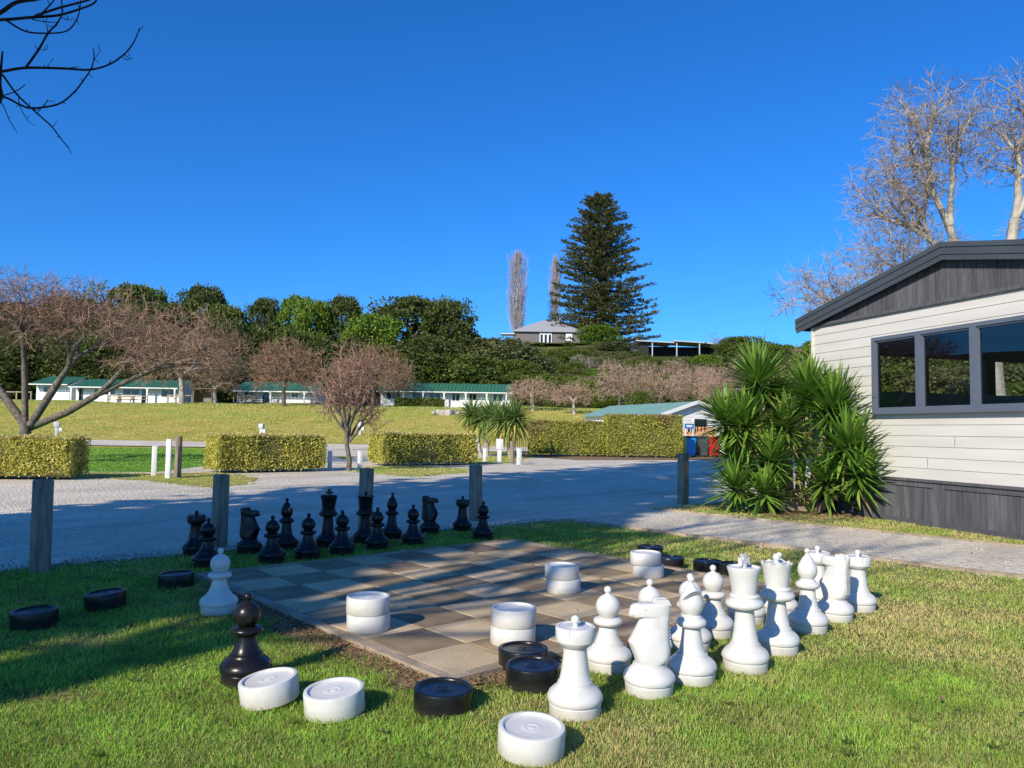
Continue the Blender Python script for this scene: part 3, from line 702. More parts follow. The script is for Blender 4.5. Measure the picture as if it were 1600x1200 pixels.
# broadleaf crown: clumps of leaf cards
def crown_mesh(name, seed, mat, nclump=34, per=150, lsz=.05, shape='round', lw=.7, zlo=.12):
    r = random.Random(seed); mb = MB()
    for c in range(nclump):
        z = zlo+(1-zlo)*(c+.5)/nclump
        if shape == 'round': env = .5*math.sqrt(max(.02, 1-((z-.52)/.50)**2))
        elif shape == 'wide': env = .5*math.sqrt(max(.03, 1-((z-.45)/.56)**2))
        elif shape == 'cone': env = .5*(1-z)**.75+.06
        else: env = .42*math.sqrt(max(.03, 1-((z-.5)/.52)**2))
        a = c*2.39996+r.uniform(-.5,.5); env *= 1+.16*math.sin(2*a+seed)+.10*math.sin(3*a+seed*2); rr = env*(.25+.68*r.random()**.5)
        cr = r.choice((.055,.075,.10,.14,.16))*r.uniform(.85,1.15)*(.75+.5*env*2); ce = Vector((rr*math.cos(a), rr*math.sin(a), min(z, 1-cr*.7)))
        for k in range(per):
            d = rv(r)
            if d.z < -.35 and r.random() < .6: d.z = -d.z
            p = ce+Vector((d.x, d.y, d.z*.8))*cr*(r.uniform(.6,1.)+abs(r.gauss(0,.16)))
            dd = (d*.55+rv(r)*.8).normalized()
            leaf(mb, p, dd, rv(r), lsz*r.uniform(.6,1.5), lsz*lw*r.uniform(.6,1.3))
    me_o = mb.build(name, mat); return me_o
def ever_tree(seed, mat, **kw):
    t = thing('evergreen_tree', 'x', 'tree')
    crown_mesh('crown', seed, mat, **kw).parent = t
    mb = MB(); r = random.Random(seed)
    mb.tube([(0,0,-.08),(.01,0,.2),(.0,.02,.5),(.02,0,.85)], [.03,.024,.016,.006], 7)
    for k in range(7):
        a = k*2.4; z = .2+.08*k; mb.tube([(0,0,z),(.14*math.cos(a),.14*math.sin(a),z+.08),(.27*math.cos(a),.27*math.sin(a),z+.13)], [.012,.008,.003], 5)
    mb.build('trunk', MT['barkdark'], t, smooth=60); return t
EV = {'d': ever_tree(11, MT['leafdark'], nclump=70, per=230, lsz=.036), 'm': ever_tree(12, MT['leafmid'], nclump=70, per=230, lsz=.036, shape='wide'),
      'b': ever_tree(13, MT['leafbright'], nclump=62, per=230, lsz=.038), 'o': ever_tree(14, MT['leafolive'], nclump=70, per=220, lsz=.036, shape='wide'),
      't': ever_tree(15, MT['leafdark'], nclump=60, per=220, lsz=.036, shape='col'), 'e': ever_tree(16, MT['leafdark'], nclump=70, per=220, lsz=.034, shape='wide')}
used = set()
def ev(k, cx, ty, wpx, Y, label, group='evergreen trees on the hillside', name=None, sink=.6):
    top = at(cx, ty, Y); zb = terrain(top.x, Y)-sink; h = top.z-zb; wd = wpx/F*Y*(1.18 if group.startswith('evergreen') else 1)
    sc_ = (wd, wd, h); rz = rnd.uniform(0,6.28)
    if k not in used:
        used.add(k); o = EV[k]; o.location = (top.x, Y, zb); o.rotation_euler = (0,0,rz); o.scale = sc_; o['label'] = label; o['group'] = group
    else: o = dup(EV[k], (top.x, Y, zb), rz, label, group, sc_)
    return o
for a in [('d',-70,465,150,116,'dark evergreen tree at the far left edge, behind the big bare tree'),
 ('e',35,478,120,112,'dark evergreen tree behind the left end of the left cabin'),
 ('d',120,470,120,118,'dark evergreen tree behind the middle of the left cabin'),
 ('b',178,520,90,106,'bright green tree just behind the left cabin roof, seen through bare limbs'),
 ('m',215,452,110,120,'brownish green tree rising over the big bare tree near the left cabin'),
 ('e',262,478,100,113,'dark evergreen behind the right end of the left cabin'),
 ('d',316,453,86,118,'tall round dark evergreen standing up right of the big bare tree'),
 ('m',352,482,78,112,'mid green evergreen between the left cabin and the second cabin'),
 ('t',412,470,62,120,'dark narrow evergreen with a spiky top above the second cabin'),
 ('e',385,520,90,107,'dark low evergreen behind the second cabin, left side'),
 ('b',463,468,62,120,'bright green tree on the skyline right of the dark narrow evergreen'),
 ('b',492,476,66,114,'bright green lower tree in front of the skyline, above the second cabin'),
 ('d',535,468,68,117,'brownish dark evergreen on the skyline between two bright trees'),
 ('b',580,497,96,110,'bright green spreading tree left of the great dark tree'),
 ('m',455,520,90,106,'mid green tree filling behind the reddish bare trees'),
 ('e',640,470,130,116,'great dark evergreen, the widest on the skyline above the long cabin'),
 ('d',700,474,86,112,'dark evergreen forming the right shoulder of the great tree'),
 ('e',668,530,110,105,'dark dense evergreen directly behind the left part of the long cabin'),
 ('d',725,522,66,118,'dark shaded evergreen at the right foot of the great tree'),
 ('o',770,532,130,112,'olive green spreading tree above the right end of the long cabin'),
 ('o',720,560,80,104,'olive tree behind the middle of the long cabin'),
 ('e',550,545,110,105,'dark evergreen between the second cabin and the long cabin'),
 ('e',310,540,100,104,'dark evergreen behind the wooden shed left of the second cabin'),
 ('e',30,560,140,104,'dark low evergreen at the left edge behind the cabin fence'),
 ('o',835,560,80,116,'olive tree on the slope below the left end of the hill house'),
 ('m',812,565,70,106,'mid green tree right of the long cabin roof'),]: ev(*a)
SH = 'shrubs on the slope below the hill house'
for a in [('b',858,540,70,140,'bright green shrub below the windows of the hill house'),('m',830,541,50,142,'green shrub at the left foot of the hill house'),
 ('b',895,538,56,143,'bright green shrub at the right foot of the hill house'),('b',935,510,62,146,'rounded bright green bush at the foot of the great conifer'),
 ('o',960,535,70,138,'olive bush between the conifer and the carport'),('m',868,560,70,124,'mid green bush in the middle of the slope'),
 ('o',905,572,64,120,'olive bush beside reddish bare trees on the slope'),('m',880,592,50,110,'mid green bush low on the slope'),
 ('o',1000,560,80,132,'olive bush below the left end of the carport'),('m',1040,570,60,126,'green bush below the carport'),
 ('b',1105,556,56,124,'bright green rounded bush below the right end of the carport'),('m',1155,528,90,134,'green bushy tree right of the carport, above the yucca'),
 ('o',1075,565,60,130,'olive bush under the middle of the carport'),('m',868,621,34,86,'round clipped green shrub on the meadow beside a pale trunk'),
 ('d',845,622,26,87,'dark shrub behind the pale pink tree right of the long cabin'),('m',1000,612,40,64,'green shrub just behind the green roof'),('m',1200,540,90,128,'green tree half hidden behind the yucca'),('o',1250,560,120,122,'olive tree hidden behind the yucca and cabin corner')]: ev(*a, group=SH, sink=.3)

fr = random.Random(42)
def shrub(k, x, y, wd, h, label, group):
    z = terrain(x, y)-.25; o = dup(EV[k], (x, y, z), fr.uniform(0,6.28), label, group, (wd, wd*fr.uniform(.8,1.2), h)); return o
for k in range(270):
    Yq = fr.uniform(103, 150); fx = fr.uniform(790, 1290) if k % 3 else fr.uniform(820,1140); x = (fx-800)/F*Yq; h = fr.uniform(1.8,4.2)
    yl = 543 if fx < 940 else (550 if fx < 985 else (558 if fx < 1132 else 536))
    hm_ = H+(673.5+.015*(fx-800)-yl)/F*Yq-terrain(x, Yq)+.25
    h = min(h, hm_)
    if h < .7: continue
    shrub(fr.choice('mmobobom'), x, Yq, fr.uniform(3.,6.4)*(1 if h > 1.5 else .7), h, 'leafy shrub among the many covering the slope below the house and carport', 'shrubs filling the hillside')
for k in range(26):
    fx = -60+k*31+fr.uniform(-12,12); Yq = fr.uniform(102.5,108); ty = fr.uniform(505,560) if fx < 600 else fr.uniform(545,575)
    ev(fr.choice('deemomt'), fx, ty, fr.uniform(85,120), Yq, 'evergreen tree among the dark belt standing directly behind the cabins', group='evergreen belt behind the cabins')
for (x, y, k, h, wd) in ((19,36,'m',3.2,4.5),(23.5,39,'o',4.2,5.),(27,41,'b',3.0,4.),(17.5,44,'o',3.2,5.),(31,47,'m',4.5,6.)):
    shrub(k, x, y, wd, h, 'green bush standing behind the cream cabin, seen only through its windows', 'bushes behind the cream cabin')
for k in range(26):
    fx = 1300+k*16+fr.uniform(-8,8); Yq = fr.uniform(56,92); x = (fx-800)/F*Yq
    shrub(fr.choice('modeobm'), x, Yq, fr.uniform(6.,9.5), fr.uniform(5.5,8.5)*(Yq/70)**.5, 'leafy tree of the belt behind the cream cabin, glimpsed through its windows', 'tree belt behind the cream cabin')
# ------------------------------------------------------------------ bare trees: limbs bundled towards the twig tips
def bundle(trunk, crown, p0, d0, pts, r0, rr, seed_r, nmin=1, tw=.008, twl=.3, ntw=3, tot=None, thick=.05, wig=.10):
    stack = [(np.array(p0, float), np.array(d0, float), pts, r0)]
    while stack:
        p, d, P_, rad = stack.pop(); n = len(P_)
        c = P_.mean(0)
        if n <= nmin:
            v = c-p; L = np.linalg.norm(v)
            mid = p+v*.5+d*L*.12+rr.normal(0, .05*L, 3)
            crown.tube([p, mid, c], [max(tw,rad*.8), tw, tw*.55], 3, 0, False)
            for q in range(ntw):
                t = rr.uniform(.25,1.); s = (1-t)**2*p+2*t*(1-t)*mid+t*t*c
                dv = v/max(L,1e-6)+rr.normal(0,.75,3); dv /= np.linalg.norm(dv)+1e-6
                e = s+dv*twl*rr.uniform(.4,1.1); crown.tube([s, (s+e)/2+rr.normal(0,.04*twl,3), e], [tw*.8, tw*.65, tw*.4], 3, 0, False)
            continue
        v = c-p; L = np.linalg.norm(v)
        frac = .34 if n > 12 else .5
        e = p+v*frac+d*L*.10+rr.normal(0, wig*L*frac, 3)
        mid = (p+e)/2+d*L*frac*.12+rr.normal(0, wig*.5*L*frac, 3)
        k = 3 if n > 8 and rr.random() < .45 else 2
        k = min(k, n)
        cen = P_[rr.choice(n, k, replace=False)]
        for it in range(4):
            a = np.argmin(((P_[:,None,:]-cen[None])**2).sum(2), 1)
            cen = np.array([P_[a==q].mean(0) if (a==q).any() else cen[q] for q in range(k)])
        groups = [P_[a==q] for q in range(k) if (a==q).any()]
        nr = max(tw, r0*(n/len(pts))**.47*.92)
        mb = trunk if rad > thick else crown
        mb.tube([p, mid, e], [rad, (rad+nr)/2, nr], 7 if rad > thick else (5 if rad > .02 else 3), 0, False)
        dn = (e-mid); dn /= np.linalg.norm(dn)+1e-6
        for g in groups:
            rad2 = max(tw, r0*(len(g)/len(pts))**.47)
            stack.append((e, dn, g, min(nr, rad2)))
def tips(rr, n, c, rad, lo=-.25, shell=.55):
    out = []
    while len(out) < n:
        v = rr.normal(0,1,3); v /= np.linalg.norm(v)
        if v[2] < lo: continue
        q = shell+(1-shell)*rr.random()**.6
        if rr.random() < .25: q *= rr.uniform(.5,1)
        out.append(np.array(c)+v*np.array(rad)*q)
    return np.array(out)
def bare_tree(name, label, loc, seed, trunk_pts, trunk_r, tipsets, mat_t, mat_c, r0, tw, twl, ntw, group=None, cat='tree', rz=0., thick=.05, wig=.1):
    t = thing(name, label, cat, loc, rz, group); rr = np.random.default_rng(seed)
    tm, cm = MB(), MB(); tm.tube(trunk_pts, trunk_r, 10, 0, False)
    for (p0, d0, pts, r_) in tipsets(rr):
        bundle(tm, cm, p0, d0, pts, r_, rr, 0, tw=tw, twl=twl, ntw=ntw, thick=thick, wig=wig)
    tm.build('trunk', mat_t, t, smooth=60); cm.build('crown', mat_c, t)
    return t
# the big spreading tree at the left, with low reaching limbs
BT = (-15.3, 24.2, 0)
def bt_tips(rr):
    o = []
    def cl(c, rad, n): return tips(rr, n, c, rad, lo=-.5, shell=.3)
    o.append(((-.05,0,1.25),(-.5,.1,.8), cl((-3.4,.2,4.4),(2.6,2.2,1.5),640), .13))
    o.append(((.15,0,1.15),(.7,0,.7), cl((1.6,.5,4.35),(2.6,2.4,1.6),800), .125))
    o.append(((.1,.1,1.1),(.9,0,.45), cl((4.7,.2,3.5),(2.5,2.2,1.5),760), .115))
    o.append(((0,0,1.3),(-.1,0,1), cl((-.6,0,4.95),(2.2,2.4,1.25),560), .10))
    return o
bare_tree('bare_tree', 'large bare spreading tree with low grey limbs behind the far left hedge', BT, 21, [(.15,0,-.1),(.1,0,.4),(.02,0,.9),(0,0,1.3)], [.25,.2,.18,.15], bt_tips, MT['bark'], MT['twigtan'], .2, .0068, .42, 4, thick=.04)
def dome(c, rad, n, r_, start, lo=-.2, shell=.5):
    return lambda rr: [(start, (0,0,1), tips(rr, n, c, rad, lo, shell), r_)]
def far_tree(label, px, base_y, top_y, wpx, Y, seed, mc, n=700, tw=.02, mt='bark', group='bare deciduous trees', trunk_frac=.16, lo=-.62, rt=.16, shell=.35, ntw=4, name='bare_tree'):
    top = at(px, top_y, Y); zb = terrain(top.x, Y); hh = top.z-zb; hw = wpx/F*Y/2; th = hh*trunk_frac
    cz = th+(hh-th)*.40; rz_ = (hh-cz)
    return bare_tree(name, label, (top.x, Y, zb), seed, [(0,0,-.2),(.05,0,th*.5),(0,0,th)], [rt*1.25, rt, rt*.95], dome((0,0,cz), (hw, hw*.9, rz_), n, rt*.9, (0,0,th), lo, shell), MT[mt], MT[mc], rt, tw*.72, hh*.075, ntw, group)
far_tree('bare tree with a pale trunk at the right end of the left cabin', 288, 632, 520, 170, 82, 31, 'twigbrown', 900, .022, 'barkpale', rt=.3)
far_tree('bare tree with a slim pale trunk between the left and second cabins', 338, 634, 565, 90, 83, 32, 'twigbrown', 520, .02, 'barkpale', rt=.2)
far_tree('reddish bare tree with a round crown in front of the second cabin', 446, 640, 524, 120, 80, 33, 'twigred', 1100, .021, 'bark', rt=.22)
far_tree('reddish bare tree with a domed crown between the second and long cabins', 585, 640, 537, 128, 86, 34, 'twigred', 1100, .022, 'bark', rt=.22)
far_tree('small bare tree with thin limbs left of the long cabin', 625, 640, 560, 70, 92, 35, 'twigbrown', 420, .02, 'bark', rt=.18)
far_tree('pale pink bare tree beside the right end of the long cabin', 833, 645, 586, 90, 78, 36, 'twigpink', 800, .02, 'barkpale', rt=.2)
far_tree('pinkish bare tree on the meadow above the patchy hedge', 897, 652, 592, 76, 74, 37, 'twigpink', 600, .018, 'barkpale', rt=.16)
far_tree('rust coloured bare tree above the green roofed shed, left', 968, 630, 567, 84, 92, 38, 'twigpink', 800, .022, 'bark', rt=.2)
far_tree('pinkish bare tree above the middle of the green roofed shed', 1030, 630, 575, 100, 94, 39, 'twigpink', 800, .022, 'bark', rt=.2)
far_tree('rust coloured bare tree above the gable of the green roofed shed', 1085, 630, 567, 90, 96, 40, 'twigpink', 800, .022, 'bark', rt=.2)
far_tree('pinkish bare tree between the shed gable and the yucca', 1125, 632, 580, 80, 90, 41, 'twigpink', 600, .022, 'bark', rt=.2)
bs = far_tree('pale leafless bush low on the slope, above the middle of the pinkish bare trees', 1010, 585, 560, 50, 112, 50, 'twigpink', 420, .022, 'bark', rt=.1)
for k in range(16):
    Yq = fr.uniform(104,136); fx = fr.uniform(850,1290); q = fr.uniform(.6,1.15)
    if 975 < fx < 1145: Yq = 104+(Yq-104)*.35
    dup(bs, ((fx-800)/F*Yq, Yq, terrain((fx-800)/F*Yq, Yq)), fr.uniform(0,6), 'rusty leafless bush scattered among the green shrubs on the slope', 'leafless bushes on the slope', (q*1.3,q*1.3,q))
far_tree('grey bare tree high on the slope below the conifer', 912, 600, 552, 60, 118, 42, 'twigpale', 420, .025, 'bark', rt=.18)
far_tree('pale leafless tree standing on the slope left of the carport', 985, 600, 560, 60, 120, 43, 'twigpink', 380, .025, 'bark', rt=.18)
far_tree('bare purplish tree on the skyline behind the great dark tree', 597, 560, 474, 60, 124, 44, 'twigred', 500, .028, 'bark', rt=.2)
far_tree('small bare tree on the skyline right of the carport', 1120, 560, 515, 40, 175, 45, 'twigpale', 260, .03, 'bark', rt=.2)
# the slender young tree before the drive: many rising stems
def young(rr):
    o = []
    for k in range(9):
        a = k*.7+.3; o.append(((.03*math.cos(a),.03*math.sin(a),.85+.05*k), (.5*math.cos(a),.5*math.sin(a),.8), tips(rr, 62, (.75*math.cos(a),.75*math.sin(a),1.75+.14*k), (.55,.55,.75+.06*k), -1, .1), .038))
    o.append(((0,0,1.2),(0,0,1), tips(rr, 150, (0,0,2.9), (.75,.75,.95), -1, .1), .045))
    return o
bare_tree('young_tree', 'slender young bare tree with rising pale stems beside the middle hedge', gnd(543,736), 51, [(0.02,0,-.1),(.05,0,.3),(-.04,.02,.7),(-.06,0,1.1),(0,0,1.35)], [.085,.07,.062,.055,.05], young, MT['bark'], MT['twigtan'], .06, .0075, .24, 3, thick=.03)
# tall bare tree behind the cabin at the right
def rt_tips(rr):
    o = []
    def cl(c, rad, n): return tips(rr, n, c, rad, lo=-1, shell=.12)
    o.append(((-.35,0,6.2),(-.1,0,1), cl((-1.9,0,12.0),(2.4,2.2,2.35),560), .18))
    o.append(((-.3,0,6.0),(-.6,0,.6), cl((-3.2,0,9.9),(2.1,2.0,1.8),420), .15))
    o.append(((.25,0,6.2),(.5,0,.9), cl((1.7,0,12.4),(2.6,2.2,2.5),560), .19))
    o.append(((-.2,0,5.2),(-.9,0,.3), cl((-3.0,0,7.6),(2.4,2.0,1.5),380), .11))
    o.append(((-.1,0,4.6),(-1,0,.2), cl((-5.7,-.3,6.1),(2.3,1.9,1.5),360), .11))
    o.append(((.3,0,5.6),(.9,0,.4), cl((3.0,0,9.0),(2.3,2.0,2.0),360), .13))
    return o
p = at(1545,500,27)
bare_tree('bare_tree', 'tall pale limbed bare tree rising behind the cream cabin roof', (p.x, 27, 0), 61, [(.3,0,-.2),(.2,0,2),(.1,0,4),(-.1,0,5.2),(-.35,0,6.3)], [.42,.36,.30,.24,.19], rt_tips, MT['barkpale'], MT['twigpale'], .3, .0095, .5, 4, thick=.07, wig=.12)
# poplars
def poplar(label, px, ty, by, wpx, Y, seed):
    top = at(px, ty, Y); zb = terrain(top.x, Y)-1; hh = top.z-zb; hw = wpx/F*Y/2
    t = thing('poplar_tree', label, 'tree', (top.x, Y, zb), 0, 'bare poplars behind the hill house'); r = random.Random(seed)
    tm, cm = MB(), MB(); tm.tube([(0,0,-.5),(0,0,hh*.5),(.1,0,hh)], [.4,.25,.03], 7)
    for k in range(330):
        z = hh*(.10+.88*r.random()); a = r.uniform(0,6.28); e = hw*min(1, (1-z/hh)*2.6+.12)*(.7+.3*min(1,z/hh*4)); L = e*r.uniform(.5,1.)
        up = L*r.uniform(2.2,4.5); x, y = math.cos(a), math.sin(a)
        up = min(up, hh*1.02-z)
        cm.tube([(0,0,z),(x*L*.65,y*L*.65,z+up*.4),(x*L,y*L,z+up)], [.045,.028,.014], 3, 0, False)
        for q in range(3):
            f = r.uniform(.3,.95); b_ = Vector((x*L*f,y*L*f,z+up*f)); cm.tube([b_, b_+Vector((r.uniform(-.5,.5),r.uniform(-.5,.5),r.uniform(.6,1.6)))], [.035,.018], 3, 0, False)
    tm.build('trunk', MT['barkpale'], t, smooth=60); cm.build('crown', MT['twigpoplar'], t)
poplar('tall bare poplar rising left of the hill house roof', 809, 400, 520, 38, 176, 1)
poplar('bare poplar half hidden by the left side of the conifer', 868, 404, 510, 26, 188, 2)
# the great conifer
def conifer():
    Y = 163; top = at(937,302,Y); zb = terrain(top.x, Y)-.5; hh = top.z-zb
    t = thing('conifer_tree', 'giant dark conifer with tiered branches towering over the hill house', 'tree', (top.x, Y, zb)); r = random.Random(77)
    tm, cm, bm_ = MB(), MB(), MB()
    tm.tube([(0,0,-.5),(.1,0,hh*.3),(0,0,hh*.7),(0,0,hh)], [.95,.7,.35,.05], 9)
    tm.build('trunk', MT['bark'], t, smooth=60)
    tiers = 32
    for ti in range(tiers):
        f = .055+.93*(ti/tiers)**.93
        nbr = 9 if f < .75 else 7
        for kk in range(nbr):
            z = hh*(f+r.uniform(-.012,.012)); a = ti*1.1+kk*2*math.pi/nbr+r.uniform(-.25,.25)
            env = 12.3*min(1., (1-f)**.52*1.03)*(1 if f > .16 else .85)*r.uniform(.66,1.10)+.4
            if math.cos(a) > .2 and f < .5: env *= 1.12
            droop = -.14 if f < .45 else .06
            x, y = math.cos(a), math.sin(a)
            def pt(u): return Vector((x*env*u, y*env*u, z+env*(droop*u+.15*u*u+.03*u)))
            bm_.tube([pt(0),pt(.5),pt(1)], [.15,.09,.03], 4, 0, False)
            npad = int(4+env*1.25)
            for q in range(npad):
                u = .12+.90*(q+.5)/npad; c = pt(u)+Vector((-y,x,0))*r.uniform(-1,1)*(.7+.13*env)*(1.15-u*.7)+Vector((0,0,r.uniform(-.05,.18)))
                for l in range(13):
                    d = (Vector((x,y,.3))*r.uniform(.1,1)+Vector((-y,x,0))*r.uniform(-.8,.8)+rv(r)*.35+Vector((0,0,.18))).normalized()
                    o_ = rv(r)*r.uniform(.1,.6); o_.z *= .4
                    leaf(cm, c+o_, d, (Vector((0,0,1))+rv(r)*.7).normalized(), r.uniform(.5,1.0), r.uniform(.16,.34))
    bm_.build('branches', MT['barkdark'], t); cm.build('crown', MT['leafcon'], t)
conifer()

# ------------------------------------------------------------------ shade: trees standing out of view at the left and behind
N2 = Vector((math.sin(AZ), -math.cos(AZ), 0)); E2 = Vector((math.cos(AZ), math.sin(AZ), 0))
def sn(s, n, z=0): v = E2*s+N2*n; return Vector((v.x, v.y, z))
# bare tree whose branch tips hang into the top left corner
def corner_tree():
    t = thing('bare_tree', 'dark bare branches hanging in at the top left corner', 'tree', (-8.6,5.4,0)); base = Vector((-8.6,5.4,0))
    rr = np.random.default_rng(71); tm, cm = MB(), MB()
    tm.tube([(0,0,-.1),(.05,0,1),(0,.05,2.4),(.1,0,3.6)], [.24,.2,.17,.14], 10, 0, False)
    for c, rad, n, r_ in (((-1.2,-.5,6.4),(2.2,2.2,1.9),300,.11), ((.9,.4,6.9),(1.6,2.0,1.6),260,.10)):
        bundle(tm, cm, (.1,0,3.5), (0,0,1), tips(rr, n, c, rad, -.6, .3), r_, rr, 0, tw=.006, twl=.3, ntw=2, thick=.05)
    D = 7.2
    L = [([(-170,150),(-60,118),(0,112),(40,106),(100,107),(140,109),(170,101),(190,88),(203,75),(213,58),(218,43)],7.2,.017,.004),
     ([(-170,60),(-60,30),(0,31),(50,27),(90,24),(125,14),(148,4),(153,-12)],6.9,.018,.006),
     ([(40,106),(60,78),(75,52),(88,38),(97,20),(95,-8)],7.0,.010,.005),
     ([(-80,140),(0,150),(30,163),(50,169),(90,163),(115,145),(133,122),(142,108),(147,90),(146,75)],7.4,.013,.004),
     ([(-30,95),(0,113),(25,146),(50,170),(80,197),(97,219),(106,230),(112,241)],7.3,.010,.003),
     ([(10,32),(40,49),(75,52),(105,48),(120,30),(125,12),(126,-8)],6.9,.008,.004),
     ([(-120,70),(-40,38),(0,20),(25,4),(60,-2),(90,-12)],6.7,.022,.012),
     ([(-10,140),(5,165),(15,188),(27,207)],7.3,.005,.003), ([(2,150),(24,143),(40,132)],7.4,.006,.004),
     ([(55,25),(90,13),(132,2),(150,-4)],6.9,.012,.006), ([(60,26),(78,8),(92,-10)],6.9,.007,.004),
     ([(28,146),(32,168),(45,190),(55,196)],7.3,.004,.002), ([(50,169),(60,172),(75,158),(86,160)],7.4,.004,.003),
     ([(143,109),(148,92),(158,79)],7.2,.004,.002), ([(75,52),(73,40),(71,36)],7.,.004,.003), ([(97,108),(110,106),(123,104)],7.2,.005,.003),
     ([(62,78),(70,78),(76,75)],7.,.003,.002), ([(190,88),(198,93),(207,91)],7.2,.003,.002), ([(170,101),(172,96),(173,94)],7.2,.005,.003),
     ([(75,108),(76,102),(78,97)],7.2,.003,.002), ([(50,30),(70,34),(92,35)],6.95,.005,.003),([(97,27),(105,31),(116,29)],6.95,.004,.003),([(80,197),(85,196),(89,189)],7.3,.003,.002),
     ([(-5,165),(2,150),(0,128),(4,80)],7.3,.02,.008)]
    for pts, D, ra, rb in L:
        k = len(pts); P_ = [at(x, y, D+.12*math.sin(i*1.3))-base for i, (x, y) in enumerate(pts)]
        if pts[0][0] <= -60: P_ = [Vector((.1,0,3.2)), (Vector((.1,0,3.2))*.45+P_[0]*.55)+Vector((0,0,.25))]+P_; k += 2
        ra *= 1.15; rb *= 1.05
        rad = [ra+(rb-ra)*i/(k-1) for i in range(k)]
        # smooth with Catmull-Rom
        Q, RR = [], []
        for i in range(k-1):
            p0, p1, p2, p3 = P_[max(i-1,0)], P_[i], P_[i+1], P_[min(i+2,k-1)]
            for s_ in range(4):
                u = s_/4; Q.append(.5*((2*p1)+(p2-p0)*u+(2*p0-5*p1+4*p2-p3)*u*u+(3*p1-p0-3*p2+p3)*u**3)); RR.append(rad[i]+(rad[i+1]-rad[i])*u)
        Q.append(P_[-1]); RR.append(rad[-1]*.8)
        cm.tube(Q, RR, 6, 0, True)
        for i in range(4, len(Q)-1, 3):
            if rnd.random() < .55:
                d = Vector((rnd.uniform(-.4,.8), rnd.uniform(-.4,.4), rnd.uniform(-.4,1))).normalized(); l_ = rnd.uniform(.02,.07)
                cm.tube([Q[i], Q[i]+d*l_*.6, Q[i]+d*l_+Vector((0,0,.008))], [RR[i]*.7, .0035, .003], 4)
    tm.build('trunk', MT['bark'], t, smooth=60); cm.build('crown', MT['barkdark'], t, smooth=60)
corner_tree()
def upright_tree(s0, n0, seed, label, nst, spread, h):
    p = sn(s0, n0); t = thing('bare_tree', label, 'tree', p); ln = N2*2.0; r = random.Random(seed); tm, cm = MB(), MB()
    tm.tube([(0,0,-.1),(.03,0,1),(0,.02,1.9)], [.12,.09,.08], 9, 0, False)
    for k in range(nst):
        a = k*2.39996; q = spread*math.sqrt((k+.5)/nst); x, y = q*math.cos(a), q*math.sin(a); hh = h*r.uniform(.75,1.05)
        pts = [Vector((0,0,1.7)), Vector((x*.14,y*.14,2.8+.3*r.random())), Vector((x*.2,y*.2,5.3))+ln*.1, Vector((x*.85,y*.85,hh*.78))+ln*.5, Vector((x*1.05+r.uniform(-.3,.3),y*1.05+r.uniform(-.3,.3),hh))+ln]
        tm.tube(pts, [.04,.04,.042,.036,.012], 6, 0, False)
        for j in range(6):
            u = r.uniform(.25,1); b_ = pts[3].lerp(pts[4], u) if r.random() < .5 else pts[2].lerp(pts[3], u)
            d = Vector((r.uniform(-1,1), r.uniform(-1,1), r.uniform(.7,2.2))).normalized()*r.uniform(.5,1.5)
            cm.tube([b_, b_+d*.5, b_+d+Vector((0,0,.15))], [.028,.02,.009], 4, 0, False)
            for w_ in range(2):
                e_ = b_+d*r.uniform(.3,.9); cm.tube([e_, e_+Vector((r.uniform(-.3,.3),r.uniform(-.3,.3),r.uniform(.1,.6)))], [.014,.008], 3, 0, False)
    tm.build('trunk', MT['bark'], t, smooth=60); cm.build('crown', MT['twigbrown'], t)
upright_tree(-6.0, -4.05, 81, 'upright bare tree just out of view behind the viewer, striping the chessboard with shade', 12, 1.5, 10.5)
def shade_tree(s, n, h, r_, zlo, seed, label, count, lsz):
    p = sn(s, n); t = thing('evergreen_tree', label, 'tree', p); r = random.Random(seed); cm, tm = MB(), MB()
    tm.tube([(0,0,-.2),(0,0,h*.6),(0,0,h*.95)], [.5,.3,.05], 8)
    for k in range(count):
        z = zlo+(h-zlo)*r.random(); a = r.uniform(0,6.28); e = r_*min(1, ((h-z)/(h*.18))**.6)*(1 if z > zlo+1 else .8); q = e*math.sqrt(r.random())
        q *= .85+.15*math.sin(z*2.1+a*3)
        if math.sin((N2.x*q*math.cos(a)+N2.y*q*math.sin(a))*6.1+.9*math.sin(z*.45))+.5*math.sin((N2.x*q*math.cos(a)+N2.y*q*math.sin(a))*14.3+z*.2) > 1.02: continue
        leaf(cm, Vector((q*math.cos(a), q*math.sin(a), z)), rv(r), rv(r), lsz*r.uniform(.6,1.3), lsz*r.uniform(.4,.9))
    tm.build('trunk', MT['barkdark'], t, smooth=60); cm.build('crown', MT['leafdark'], t)
shade_tree(-5.5, -8.9, 29, 3.35, 3.2, 5, 'tall dense evergreen out of view at the left, shading the road', 6000, .75)
shade_tree(-9.5, -6.75, 16.5, 3.0, 4.0, 6, 'dense evergreen out of view behind, shading the black chess pieces', 6000, .6)

# ------------------------------------------------------------------ cream cabin at the right
cdir = Vector((-.28,.96,0)).normalized(); cnor = Vector((-cdir.y, cdir.x, 0))   # outward normal of the near wall
cor = gnd(1600,845)+cdir*3.79; cor.z = 0
cab = thing('cream_cabin', 'cream weatherboard cabin with charcoal gable and skirting at the right', 'cabin', cor)
# local frame: X along the wall towards the viewer, Y into the cabin, Z up
CM = Matrix(((-cdir.x, -cnor.x, 0, cor.x), (-cdir.y, -cnor.y, 0, cor.y), (0,0,1,0), (0,0,0,1))); cab.matrix_world = CM
WL, DP = 5.3, 6.0
SK, WS, WT, GB_, EA, AP = .64, 1.575, 2.71, 3.05, 3.05, 3.82
wx0, wx1 = 1.41, 5.0
mb = MB()
